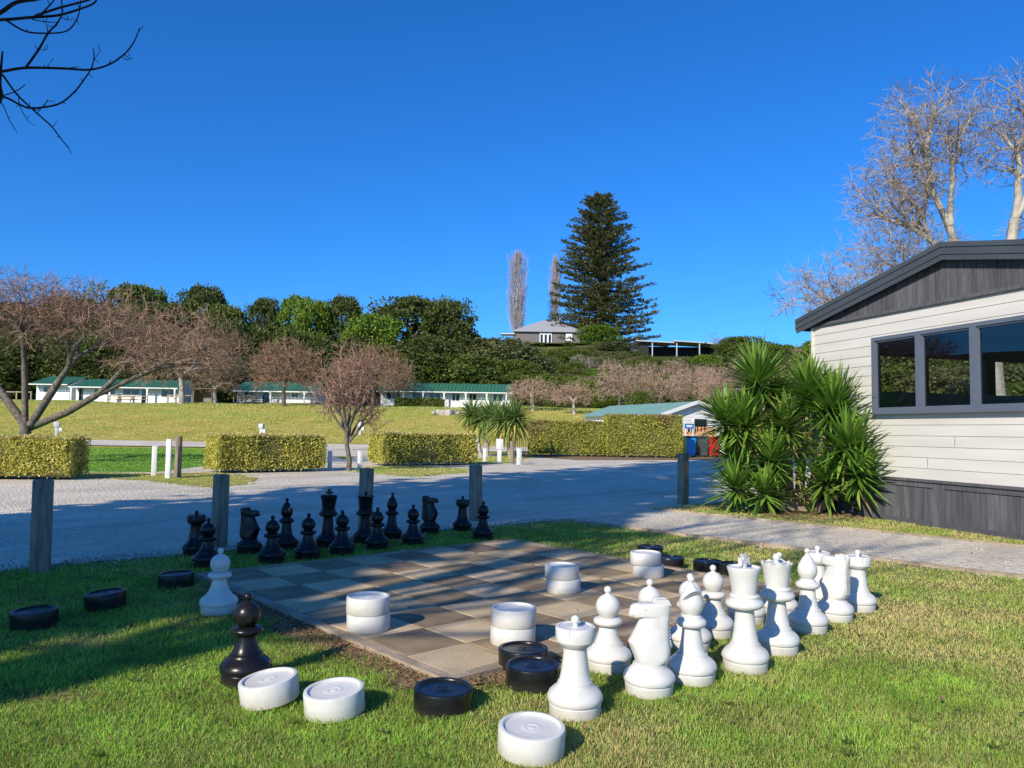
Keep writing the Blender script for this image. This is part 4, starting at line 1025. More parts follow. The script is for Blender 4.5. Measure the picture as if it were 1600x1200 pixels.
# weatherboards with a sawtooth face, split round the window
bh = .151; z = SK
while z < GB_-.02:
    z1 = min(z+bh, GB_)
    for (x0, x1) in ([(0,WL)] if (z1 <= WS+.001 or z >= WT-.001) else [(0,wx0),(wx1,WL)]):
        zz0, zz1 = z, z1
        mb.add([(x0,-.019,zz0),(x1,-.019,zz0),(x1,-.010,zz1),(x0,-.010,zz1),(x0,0,zz0),(x1,0,zz0),(x0,0,zz1),(x1,0,zz1)], [(0,1,2,3),(4,5,1,0),(3,2,7,6),(0,3,6,4),(1,5,7,2)])
    if z < WS < z1 or z < WT < z1:
        e0, e1 = (z, WS) if z < WS < z1 else (WT, z1)
        f0, f1 = (e0-z)/(z1-z), (e1-z)/(z1-z)
        mb.add([(wx0,-.028+.018*f0,e0),(wx1,-.028+.018*f0,e0),(wx1,-.028+.018*f1,e1),(wx0,-.028+.018*f1,e1)], [(0,1,2,3)])
    z = z1
mb.build('weatherboard_wall', MT['clad'], cab)
for k in range(4):
    jx = rnd.uniform(.3, WL-.3); jr = rnd.choice((0,1,2,3,4,5,14)); z0 = SK+jr*bh
    j_ = MB(); j_.box((jx,-.0185,z0+bh*.48), (.0022,.005,bh*.9)); j_.build('board_joint', MT['soffit'], cab)
# wall lining behind, side walls, floor, ceiling
mb = MB()
for (x0,x1,z0,z1) in ((0,WL,SK,WS),(0,WL,WT,GB_),(0,wx0,WS,WT),(wx1,WL,WS,WT)): mb.box(((x0+x1)/2,.05,(z0+z1)/2), (x1-x0,.09,z1-z0))
mb.build('wall_lining', MT['interior'], cab)
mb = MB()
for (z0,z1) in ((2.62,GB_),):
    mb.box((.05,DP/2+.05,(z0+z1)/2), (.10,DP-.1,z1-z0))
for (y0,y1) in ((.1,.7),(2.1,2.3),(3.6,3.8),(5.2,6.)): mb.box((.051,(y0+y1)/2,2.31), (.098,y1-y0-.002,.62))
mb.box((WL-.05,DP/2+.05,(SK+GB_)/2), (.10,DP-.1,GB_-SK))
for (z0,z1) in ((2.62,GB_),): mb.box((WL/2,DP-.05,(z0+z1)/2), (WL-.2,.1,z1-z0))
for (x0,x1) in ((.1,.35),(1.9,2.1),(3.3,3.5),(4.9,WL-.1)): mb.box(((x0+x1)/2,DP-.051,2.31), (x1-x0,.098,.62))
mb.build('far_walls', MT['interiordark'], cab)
mb = MB(); mb.box((WL/2,DP/2,SK-.04), (WL,DP-.02,.06)); mb.build('floor_deck', MT['interior'], cab)
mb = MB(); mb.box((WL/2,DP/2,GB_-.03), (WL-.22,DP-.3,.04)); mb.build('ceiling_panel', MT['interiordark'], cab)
mb = MB(); mb.box((.05,DP/2+.05,(SK+2.0)/2), (.10,DP-.1,2.0-SK)); mb.box((WL/2,DP-.05,(SK+2.0)/2), (WL-.2,.1,2.0-SK)); mb.build('inner_panelling', MT['interior'], cab)
# aluminium window in three lights
mw = MB(); fw = .055
def wbar(x0,x1,z0,z1,y=-.03,d=.10): mw.box(((x0+x1)/2,y,(z0+z1)/2), (x1-x0,d,z1-z0))
wbar(wx0,wx1,WT-fw,WT); wbar(wx0,wx1,WS,WS+fw)
wbar(wx0,wx0+fw,WS+fw,WT-fw); wbar(wx1-fw,wx1,WS+fw,WT-fw)
mull = [2.255, 3.155]
for m0 in mull: wbar(m0,m0+.095,WS+fw,WT-fw)
win = mw.build('window', MT['winframe'], cab)
mw = MB(); edges = [wx0+fw, mull[0], mull[0]+.095, mull[1], mull[1]+.095, wx1-fw]
for k in (0,2,4):
    a, b = edges[k], edges[k+1]; i = .022
    mw.box(((a+b)/2,-.035,WT-fw-i/2), (b-a,.05,i)); mw.box(((a+b)/2,-.035,WS+fw+i/2), (b-a,.05,i))
    mw.box((a+i/2,-.035,(WS+WT)/2), (i,.05,WT-WS-2*fw-2*i)); mw.box((b-i/2,-.035,(WS+WT)/2), (i,.05,WT-WS-2*fw-2*i))
    gm = MB(); gm.add([(a+i,-.03,WS+fw+i),(b-i,-.03,WS+fw+i),(b-i,-.03,WT-fw-i),(a+i,-.03,WT-fw-i)], [(0,1,2,3)]); gm.build('pane', MT['glass'], win)
mw.build('sash', MT['winframe'], win)
mw = MB(); mw.box(((wx0+wx1)/2,-.045,WS-.012), (wx1-wx0+.06,.13,.02)); mw.build('sill', MT['winframe'], win)
# gable of vertical charcoal boards
def roofz(x, top=True):
    ap = 2.80; sl = .205
    return AP-abs(x-ap)*sl+(.0 if top else -.21)
gm = MB(); x = 0.; 
while x < WL-.001:
    x1 = min(x+.098, WL); g_ = .004
    za, zb_ = max(GB_+.05, roofz(x)-.12), max(GB_+.05, roofz(x1)-.12)
    yf = -.012-rnd.uniform(0,.003)
    gm.add([(x+g_,yf,GB_+.045),(x1-g_,yf,GB_+.045),(x1-g_,yf,zb_),(x+g_,yf,za),(x+g_,.0,GB_+.045),(x1-g_,.0,GB_+.045),(x1-g_,.0,zb_),(x+g_,.0,za)], [(0,1,2,3),(4,0,3,7),(1,5,6,2),(4,5,1,0),(7,3,2,6)])
    x = x1
gm.add([(0,.006,GB_),(WL,.006,GB_),(WL,.006,roofz(WL)-.12),(2.80,.006,AP-.12),(0,.006,roofz(0)-.12)], [(0,1,2,3,4)])
gm.build('gable', MT['charcoal'], cab)
gm = MB(); gm.box((WL/2,-.03,GB_+.02), (WL+.02,.05,.05)); gm.build('gable_trim', MT['charcoal'], cab)
gm = MB(); gm.box((-.012,-.02,(SK+GB_)/2), (.03,.05,GB_-SK)); gm.box((WL+.012,-.02,(SK+GB_)/2), (.03,.05,GB_-SK)); gm.build('corner_board', MT['clad'], cab)
# roof sheets and barge boards
OV, OE = .12, .30
ap = 2.80
rf = MB()
for (xa, xb) in ((-OE, ap), (ap, WL+OE)):
    za, zb_ = roofz(xa), roofz(xb); n = 60
    rf.add([(xa,-OV,za),(xb,-OV,zb_),(xb,DP+OV,zb_),(xa,DP+OV,za),(xa,-OV,za-.05),(xb,-OV,zb_-.05),(xb,DP+OV,zb_-.05),(xa,DP+OV,za-.05)], [(0,1,2,3),(7,6,5,4),(3,2,6,7),(0,3,7,4)] if xa < 0 else [(0,1,2,3),(7,6,5,4),(3,2,6,7),(1,5,6,2)])
roof = rf.build('roof', MT['barge'], cab)
bg_ = MB()
for (xa, xb) in ((-OE, ap), (ap, WL+OE)):
    for (top, hgt, yo, th) in ((.035,.065,-OV-.035,.07), (-.03,.10,-OV-.022,.045), (-.13,.075,-OV-.010,.02)):
        za, zb_ = roofz(xa)+top, roofz(xb)+top; y0, y1 = yo-.0, yo+th
        bg_.add([(xa,y0,za-hgt),(xb,y0,zb_-hgt),(xb,y0,zb_),(xa,y0,za),(xa,y1,za-hgt),(xb,y1,zb_-hgt),(xb,y1,zb_),(xa,y1,za)], [(0,1,2,3),(3,2,6,7),(4,5,1,0),(0,3,7,4),(1,5,6,2),(7,6,5,4)])
bg_.build('barge_board', MT['barge'], roof)
sf = MB()
for (xa, xb) in ((-OE, ap), (ap, WL+OE)):
    za, zb_ = roofz(xa)-.14, roofz(xb)-.14
    sf.add([(xa,-OV+.012,za),(xb,-OV+.012,zb_),(xb,.0,zb_),(xa,.0,za)], [(3,2,1,0)])
sf.build('soffit', MT['soffit'], roof)
for xe in (-OE, WL+OE):
    eg = MB(); zz = roofz(xe); eg.box((xe+(-.02 if xe < 0 else .02), DP/2, zz-.07), (.04, DP+2*OV, .17))
    eg.build('fascia', MT['barge'], roof)
# skirting of vertical charcoal boards in framed panels
sk = MB()
def panel(x0, x1):
    x = x0+.09
    while x < x1-.09:
        xe = min(x+.092, x1-.085); sk.box(((x+xe)/2,-.005-rnd.uniform(0,.003),.29), (xe-x-.006,.02,.60)); x = xe
    sk.box((x0+.045,-.02,.29), (.088,.03,.62)); sk.box((x1-.045,-.02,.29), (.088,.03,.62)); sk.box(((x0+x1)/2,-.02,.565), (x1-x0-.18,.03,.07)); sk.box(((x0+x1)/2,-.02,.03), (x1-x0-.18,.03,.08))
for (a, b) in ((0,1.2),(1.21,2.56),(2.57,3.93),(3.94,WL)): panel(a, b)
sk.box((WL/2,-.03,SK-.02), (WL+.04,.06,.035))
sk.build('skirting', MT['charcoal'], cab)
sk2 = MB(); sk2.box((.01,DP/2,.31), (.03,DP,.62)); sk2.box((WL/2,.03,.3), (WL-.06,.02,.6)); sk2.build('base_wall', MT['soffit'], cab)

# ------------------------------------------------------------------ yucca clump
def blade(mb, p, d, L, wd, droop, r, mi=0, seg=4):
    d = d.normalized(); s = d.cross(Vector((0,0,1)))
    if s.length < .05: s = Vector((r.uniform(-1,1), r.uniform(-1,1), 0))
    s.normalize(); vs = []; q = p.copy(); dd = d.copy()
    for i in range(seg+1):
        t = i/seg; wv = wd*(.62+.8*t if t < .35 else (.9*(1-((t-.35)/.65)**1.7)+.02)); nn = s.cross(dd).normalized()
        vs += [q-s*wv/2+nn*wv*.16, q, q+s*wv/2+nn*wv*.16]
        q = q+dd*(L/seg); dd = (dd+Vector((0,0,-droop/seg))).normalized()
    fs = []
    for i in range(seg):
        for k in (0,1): fs.append((i*3+k, i*3+k+1, i*3+k+4, i*3+k+3))
    mb.add(vs, fs, mi)
def yucca():
    base = gnd(1240,798)+Vector((.12,.25,0)); t = thing('yucca_plant', 'large spiky green yucca clump at the corner of the cream cabin', 'plant', base); r = random.Random(9)
    tr = MB()
    heads = [((1185,600),-.1,.78,105),((1262,618),-.35,.68,90),((1300,640),-.7,.74,105),((1165,668),-.25,.74,85),((1228,668),-.35,.62,75),((1322,700),-1.05,.72,95),((1205,722),-.5,.62,70),((1150,722),-.1,.66,70),((1340,742),-1.2,.60,70),((1150,765),-.5,.6,60),((1195,772),-.75,.55,55),((1135,660),-.2,.66,65),((1290,752),-.85,.6,60),((1212,640),.35,.66,75),((1240,560),.5,.5,0)]
    for (px, dy, L, n) in heads:
        if not n: continue
        c = at(px[0], px[1], base.y+dy)-base
        foot = Vector((c.x*.22+r.uniform(-.08,.08), c.y*.3, 0))
        tr.tube([foot-Vector((0,0,.05)), foot*.6+c*.35+Vector((0,0,-.05)), c-Vector((0,0,.02))], [.10,.065,.05], 9)
        n = int(n*1.85)
        lean = Vector((c.x*.30, c.y*.3-.12, .55)).normalized()
        mb = MB()
        for k in range(n):
            f = k/n; th = math.acos(1-f*1.18); a = k*2.39996+r.uniform(-.25,.25)
            q = lean.to_track_quat('Z','Y')
            d = q @ Vector((math.sin(th)*math.cos(a), math.sin(th)*math.sin(a), math.cos(th)))
            d = (d+rv(r)*.10).normalized()
            p = c+lean*(.10*(1-f)-.14*f)+d*.03
            mi = 1 if (f > .93 and r.random() < .35) else 0
            blade(mb, p, d, L*r.uniform(.82,1.12)*(1 if f > .12 else .85), .066*r.uniform(.8,1.15), .05+.22*f*r.random(), r, mi)
        mb.build('leaf_rosette', [MT['yucca'], MT['yuccaold']], t)
    # hanging old leaves and low shoots
    mb = MB()
    for k in range(330):
        a = r.uniform(0,6.28); rr_ = r.uniform(.05,.55); p = Vector((rr_*math.cos(a)*1.3, rr_*math.sin(a)*.8, r.uniform(.1,1.15)))
        d = Vector((math.cos(a), math.sin(a)*.9-.25, r.uniform(-.7,.55))); blade(mb, p, d, r.uniform(.35,.68), .046, .55, r, 1 if r.random() < .22 else 0)
    mb.build('low_leaves', [MT['yucca'], MT['yuccaold']], t)
    tr.build('stems', MT['edging'], t, smooth=60)
yucca()

# ------------------------------------------------------------------ cabbage trees
def cabbage(px, py_base, head, L, n, Y, seed, label, extra=()):
    g_ = gnd(px, py_base); g_.y = g_.y; r = random.Random(seed); Yb = g_.y
    t = thing('cabbage_tree', label, 'tree', g_, 0, 'cabbage trees behind the third hedge'); tr = MB(); mb = MB()
    for hp in (head,)+tuple(extra):
        c = at(hp[0], hp[1], Yb)-g_
        tr.tube([(0,0,-.1), (c.x*.4,0,c.z*.5), c], [.10,.085,.07], 8)
        for k in range(int(n*1.5)):
            f = k/n/1.5; th = math.acos(1-f*1.85); a = k*2.39996+r.uniform(-.3,.3)
            d = (Vector((math.sin(th)*math.cos(a), math.sin(th)*math.sin(a), math.cos(th)))+rv(r)*.1).normalized()
            blade(mb, c+d*.05, d, L*r.uniform(.85,1.3), .085, .5+.9*f, r, 1 if f > .62 and r.random() < .6 else 0, seg=5)
    tr.build('trunk', MT['barkpale'], t, smooth=60); mb.build('leaf_head', [MT['cord'], MT['cordold']], t)
cabbage(752,712,(737,650),.85,190,30,1,'left cabbage tree with one small head at the end of the third hedge')
cabbage(760,713,(755,660),.95,190,30,2,'middle cabbage tree with yellowing lower leaves', extra=((768,652),))
cabbage(798,716,(787,662),1.05,230,30,3,'right cabbage tree with the broadest drooping head', extra=((803,658),))

# ------------------------------------------------------------------ far cabins
def far_cabin(label, x0, x1, by, eave_y, ridge_y, Y, wins, doors, posts, verandah=True, rail=None):
    A, B = at(x0, by, Y), at(x1, by, Y); zb = terrain((A.x+B.x)/2, Y)+.05; Lc = B.x-A.x
    cx = (x0+x1)/2; ez = at(cx, eave_y, Y-1.0).z-zb; rz_ = at(cx, ridge_y, Y+2.2).z-zb; dpt = 5.5
    t = thing('green_roofed_cabin', label, 'cabin', (A.x, Y, zb), 0, 'white cabins with green roofs on the meadow')
    mb = MB(); mb.box((Lc/2, dpt/2, ez/2-.3), (Lc, dpt, ez+.6))
    for k in range(int(ez/.18)): mb.box((Lc/2, -.012, .1+k*.18), (Lc, .03, .15))
    mb.add([(0,0.02,ez),(0,dpt,ez),(0,dpt/2+.2,rz_-.05)], [(2,1,0)]); mb.add([(Lc,0.02,ez),(Lc,dpt,ez),(Lc,dpt/2+.2,rz_-.05)], [(0,1,2)])
    mb.build('wall', MT['wallwhite'], t)
    # corrugated roof
    rf = MB(); n = int((Lc+.6)/.42); vs = []
    for i in range(n*2+1):
        x = -.3+(Lc+.6)*i/(n*2); dz = .085*(i % 2)
        vs += [(x,-1.1,ez-.02+dz), (x,dpt/2+.2,rz_+dz), (x,dpt+.5,ez+.0+dz)]
    fs = []
    for i in range(n*2): fs += [(i*3,i*3+3,i*3+4,i*3+1), (i*3+1,i*3+4,i*3+5,i*3+2)]
    rf.add(vs, fs); roof = rf.build('roof', MT['corrgreen'], t)
    g_ = MB(); g_.box((Lc/2,-1.13,ez-.06), (Lc+.64,.08,.12)); g_.build('gutter', MT['whitewood'], roof)
    for (a, b, z0, z1) in wins:
        f_ = MB(); x_, x2 = a*Lc, b*Lc; w_ = .06
        f_.box(((x_+x2)/2,-.05,z1*ez), (x2-x_,.06,w_)); f_.box(((x_+x2)/2,-.05,z0*ez), (x2-x_,.06,w_))
        for xx in (x_, (x_+x2)/2, x2): f_.box((xx,-.052,(z0+z1)/2*ez), (w_,.06,(z1-z0)*ez-w_))
        wf = f_.build('window', MT['whitewood'], t)
        p_ = MB(); p_.box(((x_+x2)/2,-.035,(z0+z1)/2*ez), (x2-x_-.02,.02,(z1-z0)*ez-.02)); p_.build('pane', MT['darkglass'], wf)
    for (a, b) in doors:
        d_ = MB(); d_.box(((a+b)/2*Lc,-.04,.45*ez), ((b-a)*Lc,.05,.9*ez)); dr = d_.build('door', MT['darkglass'], t)
        h_ = MB(); h_.box((b*Lc-.1,-.08,.45*ez), (.05,.04,.2)); h_.build('handle', MT['metalgrey'], dr)
    for a in posts:
        p_ = MB(); p_.box((a*Lc,-1.0,ez/2-.3), (.16,.16,ez+.5)); p_.box((a*Lc,-1.0,ez-.2), (.32,.18,.1)); p_.build('porch_post', MT['whitewood'], t)
    d_ = MB(); d_.box((Lc/2,-.6,-.2), (Lc,1.2,.4)); d_.build('porch_deck', MT['edging'], t)
    if rail:
        for (a, b) in rail:
            r_ = MB(); r_.box(((a+b)/2*Lc,-1.15,.75), ((b-a)*Lc,.05,.08)); r_.box(((a+b)/2*Lc,-1.15,.4), ((b-a)*Lc,.05,.06)); k = int((b-a)*Lc/1.8)+1
            for i in range(k+1): r_.box(((a+(b-a)*i/k)*Lc,-1.15,.2), (.08,.08,1.2))
            r_.build('porch_rail', MT['edging'], t)
    return t
far_cabin('left wing of the white cabin at the far left, behind the big bare tree', 56, 108, 630, 600, 588, 93, [(.22,.5,.5,.86)], [], [])
far_cabin('long white cabin with green roof at the left, behind big bare limbs', 118, 279, 633, 605, 593, 90, [(.18,.38,.5,.9),(.46,.62,.5,.9),(.83,.985,.42,.9)], [(.03,.07),(.64,.70)], [.0,.37,.73,.995], rail=[(.36,.74)])
far_cabin('short white cabin with green roof in the middle of the meadow top', 370, 492, 640, 611, 597, 88, [(.09,.21,.52,.9),(.70,.78,.5,.88)], [(.33,.42)], [.46,.89], rail=[(.0,.3)])
far_cabin('longest white cabin with green roof and white porch posts', 594, 797, 642, 612, 599, 92, [(.045,.13,.5,.9),(.38,.46,.45,.9),(.55,.61,.45,.9),(.68,.74,.5,.9),(.87,.94,.45,.9)], [(.25,.34)], [.185,.335,.495,.66,.82,.97])
# things before the cabins
mb = MB(); L_ = at(620,640,86); 
h6 = hedge('small dark clipped hedge before the porch of the longest cabin', (at(617,640,87.2).x,87.2,0), (at(692,640,87.2).x,87.2,0), .8, .95, 2600, 15, [MT['leafmid'], MT['leafmid'], MT['leafmid']], 0, lsz=.2)
h6.location.z = terrain(h6.location.x+2, 87.2)-.1
def picnic(label, px, Y):
    p = at(px, 630, Y); z = terrain(p.x, Y)
    t = thing('picnic_table', label, 'picnic table', (p.x, Y, z), .1, 'picnic tables in front of the cabins')
    m_ = MB()
    for k in range(5): m_.box((0,-.3+k*.15,.74), (1.9,.135,.05))
    m_.build('tabletop', MT['orangewood'], t)
    for s in (-1,1):
        m_ = MB(); m_.box((0,s*.72,.45), (1.9,.14,.05)); m_.box((0,s*.56,.45), (1.9,.14,.05)); m_.build('bench_seat', MT['orangewood'], t)
    for s in (-1,1):
        m_ = MB(); m_.beam((s*.7,-.62,-.05),(s*.7,-.2,.72),.1,.05); m_.beam((s*.7,.62,-.05),(s*.7,.2,.72),.1,.05); m_.box((s*.7,0,.41), (.05,1.5,.1)); m_.build('leg_frame', MT['edging'], t)
    return t
pt = picnic('wooden picnic table before the middle of the long left cabin', 196, 87.5)
p = at(387,632,85.5); dup(pt, (p.x,85.5,terrain(p.x,85.5)), .2, 'weathered picnic table before the left end of the second cabin')
# low timber rail fence across the meadow top, left
def rail_fence(label, x0, x1, Y, n):
    A, B = at(x0,630,Y), at(x1,630,Y); t = thing('rail_fence', label, 'fence', (A.x,Y,terrain(A.x,Y)))
    for k in range(n):
        m_ = MB(); m_.box(((B.x-A.x)*k/(n-1),0,.45), (.13,.13,1.1)); m_.build('post', MT['edging'], t)
    m_ = MB(); m_.box(((B.x-A.x)/2,-.08,.9), (B.x-A.x,.05,.12)); m_.build('rail', MT['edging'], t)
rail_fence('low timber rail fence left of the left cabin', -20, 48, 90, 4)
rail_fence('low timber rail fence at the right end of the left cabin', 262, 300, 88.5, 4)
t = thing('woodshed', 'small dark open woodshed between the left and second cabins', 'shed', (at(316,630,90).x,90,terrain(at(316,630,90).x,90)))
m_ = MB(); m_.box((0,1.2,.8), (2.2,.1,1.7)); m_.box((-1.1,.6,.8), (.1,1.2,1.7)); m_.box((1.1,.6,.8), (.1,1.2,1.7)); m_.build('wall', MT['post'], t)
m_ = MB(); m_.box((0,.5,1.72), (2.6,1.7,.08)); m_.build('roof', MT['post'], t)
mb = MB(); 
for k in range(9): 
    a = rnd.uniform(.35,.8); bevel_box(mb, (rnd.uniform(-1.6,1.6), rnd.uniform(-.4,.4), .15), (a,a*.8,a*.8), .12, rz=rnd.uniform(0,3))
o = mb.build('rock_pile', MT['rock'], smooth=60); q = tgnd(705,648); o.location = q; tag(o, 'low pile of pale rocks on the grass before the longest cabin', 'rocks')

# ------------------------------------------------------------------ green roofed shed at the right, bins, sign, pallets
gd = Vector((-.35,.94,0)).normalized(); gx = Vector((gd.y, -gd.x, 0))
gorg = Vector((10.6,44.5,0)); t = thing('green_roofed_shed', 'white shed with a pale green gabled roof behind the tall hedge', 'shed', gorg)
t.matrix_world = Matrix(((gx.x, gd.x, 0, gorg.x), (gx.y, gd.y, 0, gorg.y), (0,0,1,0), (0,0,0,1)))
gh, ga, hw, gl = 2.38, 3.05, 2.05, 10.2
mb = MB(); mb.box((0,gl/2,gh/2-.1), (hw*2,gl,gh+.2)); mb.add([(-hw,0,gh),(hw,0,gh),(0,0,ga-.03)], [(0,1,2)])
for k in range(16): 
    z = .1+k*.18; wv = hw if z < gh-.1 else hw*max(0,(ga-.1-z)/(ga-gh))
    if wv > .1: mb.box((0,-.012,z), (wv*2,.03,.15))
mb.build('wall', MT['wallwhite'], t)
rf = MB(); n = 50
for s in (-1,1):
    vs = []
    for i in range(n+1):
        y = -.35+(gl+.7)*i/n; dz = .035*(i % 2); e = hw+.35
        vs += [(s*e,y,ga-(ga-gh)/hw*e+dz), (0,y,ga+.03+dz)]
    fs = [(i*2,i*2+2,i*2+3,i*2+1) for i in range(n)]; rf.add(vs, fs if s < 0 else [tuple(reversed(f)) for f in fs])
roof = rf.build('roof', pmat('faded_green_roof', (.16,.30,.24), (.20,.34,.28), 1.5, rough=.45), t)
bb = MB()
for s in (-1,1): bb.beam((0,-.37,ga),(s*(hw+.35),-.37,ga-(ga-gh)/hw*(hw+.35)),.05,.2)
bb.build('barge_board', MT['whitewood'], roof)
f_ = MB(); f_.box((.35,-.05,1.72), (.95,.05,.85)); wf = f_.build('window', MT['whitewood'], t); f_ = MB(); f_.box((.35,-.085,1.72), (.82,.03,.72)); f_.build('pane', MT['darkglass'], wf)
bp_ = None
def bin_(px, m, lidm, label):
    global bp_
    p = gnd(px,712); Yb = 40.6; x = (px-800)/F*Yb*1.0
    t = thing('wheelie_bin', label, 'bin', (x+.0,Yb,0), .05, 'wheelie bins beside the tall hedge')
    bm = bmesh.new(); bmesh.ops.create_cube(bm, size=1)
    for v in bm.verts: k = 1 if v.co.z > 0 else .82; v.co = Vector((v.co.x*.60*k, v.co.y*.66*k, .08+(v.co.z+.5)*.94))
    bmesh.ops.bevel(bm, geom=bm.edges[:], offset=.03, segments=2, affect='EDGES'); bm.verts.index_update()
    m_ = MB(); m_.add([v.co.copy() for v in bm.verts], [[v.index for v in f.verts] for f in bm.faces]); bm.free(); m_.build('body', m, t, smooth=40)
    m_ = MB(); bevel_box(m_, (0,-.0,1.06), (.66,.74,.09), .03); m_.tube([(-.28,.4,1.04),(.28,.4,1.04)], [.02,.02], 8); m_.build('lid', lidm, t, smooth=40)
    for s in (-1,1):
        m_ = MB(); m_.tube([(s*.25,.3,.1),(s*.31,.3,.1)], [.1,.1], 14); m_.build('wheel', MT['soffit'], t, smooth=50)
bin_(1077.5, MT['binblue'], MT['binnavy'], 'bright blue wheelie bin with a navy lid beside the tall hedge')
bin_(1097, MT['bindark'], MT['bindark'], 'dark grey wheelie bin between the blue and the red bin')
bin_(1115, MT['binred'], MT['binred'], 'red wheelie bin half hidden by the yucca leaves')
p_ = at(1066,700,40.3); m_ = MB(); bevel_box(m_, (0,0,.55), (.34,.4,1.1), .03); o = m_.build('crate_bin', MT['yellow'], smooth=40); o.location = (p_.x,40.3,0); tag(o, 'narrow yellow bin mostly hidden by the tall hedge', 'bin')
t = thing('pallet_fence', 'orange timber slat fence behind the wheelie bins', 'fence', (9.1,41.5,0))
for k in range(10):
    m_ = MB(); m_.box((.1+k*.19,0,.85), (.13,.03,1.5 if k > 3 else 1.3)); m_.build('slat', MT['orangewood'], t)
m_ = MB(); m_.box((.95,.03,1.25), (1.9,.03,.1)); m_.box((.95,.03,.6), (1.9,.03,.1)); m_.build('rail', MT['orangewood'], t)
t = thing('blue_sign', 'small blue notice board above the blue bin', 'sign', (at(1077,668,41.2).x,41.2,0))
m_ = MB(); m_.box((0,0,1.62), (.50,.03,.24)); m_.build('board', MT['signblue'], t); m_ = MB(); m_.box((0,-.02,1.63), (.30,.008,.07)); m_.build('lettering_panel', MT['signwhite'], t)
for s in (-1,1): m_ = MB(); m_.box((s*.2,.03,.8), (.05,.03,1.7)); m_.build('post', MT['whitewood'], t)
t = thing('pool_fence', 'dark metal bar fence between the cabbage trees and the patchy hedge', 'fence', (-.2,38.6,0))
for k in range(12): m_ = MB(); m_.box((k*.105,0,.75), (.022,.022,1.5)); m_.build('bar', MT['bindark'], t)
m_ = MB(); m_.box((.6,-.02,1.4), (1.25,.03,.04)); m_.box((.6,-.02,.2), (1.25,.03,.04)); m_.build('rail', MT['bindark'], t)

# ------------------------------------------------------------------ house and carport on the hill
Y = 156; A, B = at(806,536,Y), at(906,536,Y); zb = terrain((A.x+B.x)/2,Y)-1.; wl = B.x-A.x
ez, rz_ = at(850,517,Y).z-zb, at(850,500,Y+3).z-zb
t = thing('hill_house', 'grey house with a pale hipped roof on the hill beside the conifer', 'house', (A.x,Y,zb))
mb = MB(); mb.box((wl/2,4,ez/2), (wl,8,ez)); mb.build('wall', MT['housegrey'], t)
mb = MB(); o_ = .6; mb.add([(-o_,-o_,ez),(wl+o_,-o_,ez),(wl+o_,8+o_,ez),(-o_,8+o_,ez),(wl*.42,4,rz_),(wl*.60,4,rz_),(-o_,-o_,ez-.25),(wl+o_,-o_,ez-.25),(wl+o_,8+o_,ez-.25),(-o_,8+o_,ez-.25)], [(0,1,5,4),(1,2,5),(2,3,4,5),(3,0,4),(6,7,1,0),(7,8,2,1),(9,8,7,6),(8,9,3,2),(9,6,0,3)])
rf = mb.build('roof', MT['roofgrey'], t); mb = MB(); mb.box((wl*.68,3,rz_-.25), (.6,.6,1.0)); mb.build('chimney', MT['roofgrey'], rf)
for (a, b, z0, z1, pn) in ((.37,.56,.30,.92,3), (.78,.88,.55,.92,1)):
    f_ = MB(); f_.box(((a+b)/2*wl,-.05,(z0+z1)/2*ez), ((b-a)*wl,.1,(z1-z0)*ez)); wf = f_.build('window', MT['whitewood'], t)
    p_ = MB()
    for k in range(pn): 
        w_ = (b-a)*wl/pn; p_.box((a*wl+w_*(k+.5),-.12,(z0+z1)/2*ez), (w_*.55,.05,(z1-z0)*ez*.7))
    p_.build('pane', MT['darkglass'] if pn > 1 else MT['signwhite'], wf)
mb = MB(); mb.box((-1.6,2,ez-.6), (3.0,3,.15)); mb.build('porch_roof', MT['whitewood'], t)
Y = 150; A, B = at(997,560,Y), at(1128,560,Y); zb = terrain((A.x+B.x)/2,Y)-1.2; wl = B.x-A.x; e1 = at(1060,537,Y).z-zb
t = thing('carport', 'flat roofed open carport with a dark interior on the hill right of the conifer', 'carport', (A.x,Y,zb))
mb = MB(); mb.add([(-.6,-1,e1+.5),(wl*.42,-1,e1+.2),(wl*.42,6,e1+.2),(-.6,6,e1+.5),(-.6,-1,e1+.3),(wl*.42,-1,e1),(wl*.42,6,e1),(-.6,6,e1+.3)], [(0,1,2,3),(4,5,1,0),(7,6,5,4),(1,5,6,2)])
mb.add([(wl*.41,-1,e1+.55),(wl*.8,-1,e1+.25),(wl*.8,6,e1+.25),(wl*.41,6,e1+.55),(wl*.41,-1,e1+.35),(wl*.8,-1,e1+.05),(wl*.8,6,e1+.05),(wl*.41,6,e1+.35)], [(0,1,2,3),(4,5,1,0),(7,6,5,4),(3,7,4,0)])
mb.add([(wl*.78,-1,e1+.3),(wl+.6,-1,e1-.3),(wl+.6,6,e1-.3),(wl*.78,6,e1+.3),(wl*.78,-1,e1+.1),(wl+.6,-1,e1-.5),(wl+.6,6,e1-.5),(wl*.78,6,e1+.1)], [(0,1,2,3),(4,5,1,0),(7,6,5,4),(3,7,4,0)])
mb.build('roof', MT['metalgrey'], t)
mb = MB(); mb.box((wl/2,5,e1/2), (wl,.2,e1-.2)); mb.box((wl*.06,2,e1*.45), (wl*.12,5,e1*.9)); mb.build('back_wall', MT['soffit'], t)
mb = MB(); mb.box((-1.7,3,e1*.38), (3.6,5,e1*.75)); mb.build('side_annex', MT['roofgrey'], t)
for a in (.16,.45,.72,.98):
    mb = MB(); mb.box((a*wl,-.8,e1/2), (.2,.2,e1)); mb.build('column', MT['metalgrey'], t)
mb = MB(); mb.box((wl*.55,-.9,e1*.2), (wl*.8,.1,e1*.35)); mb.build('low_wall', MT['housegrey'], t)

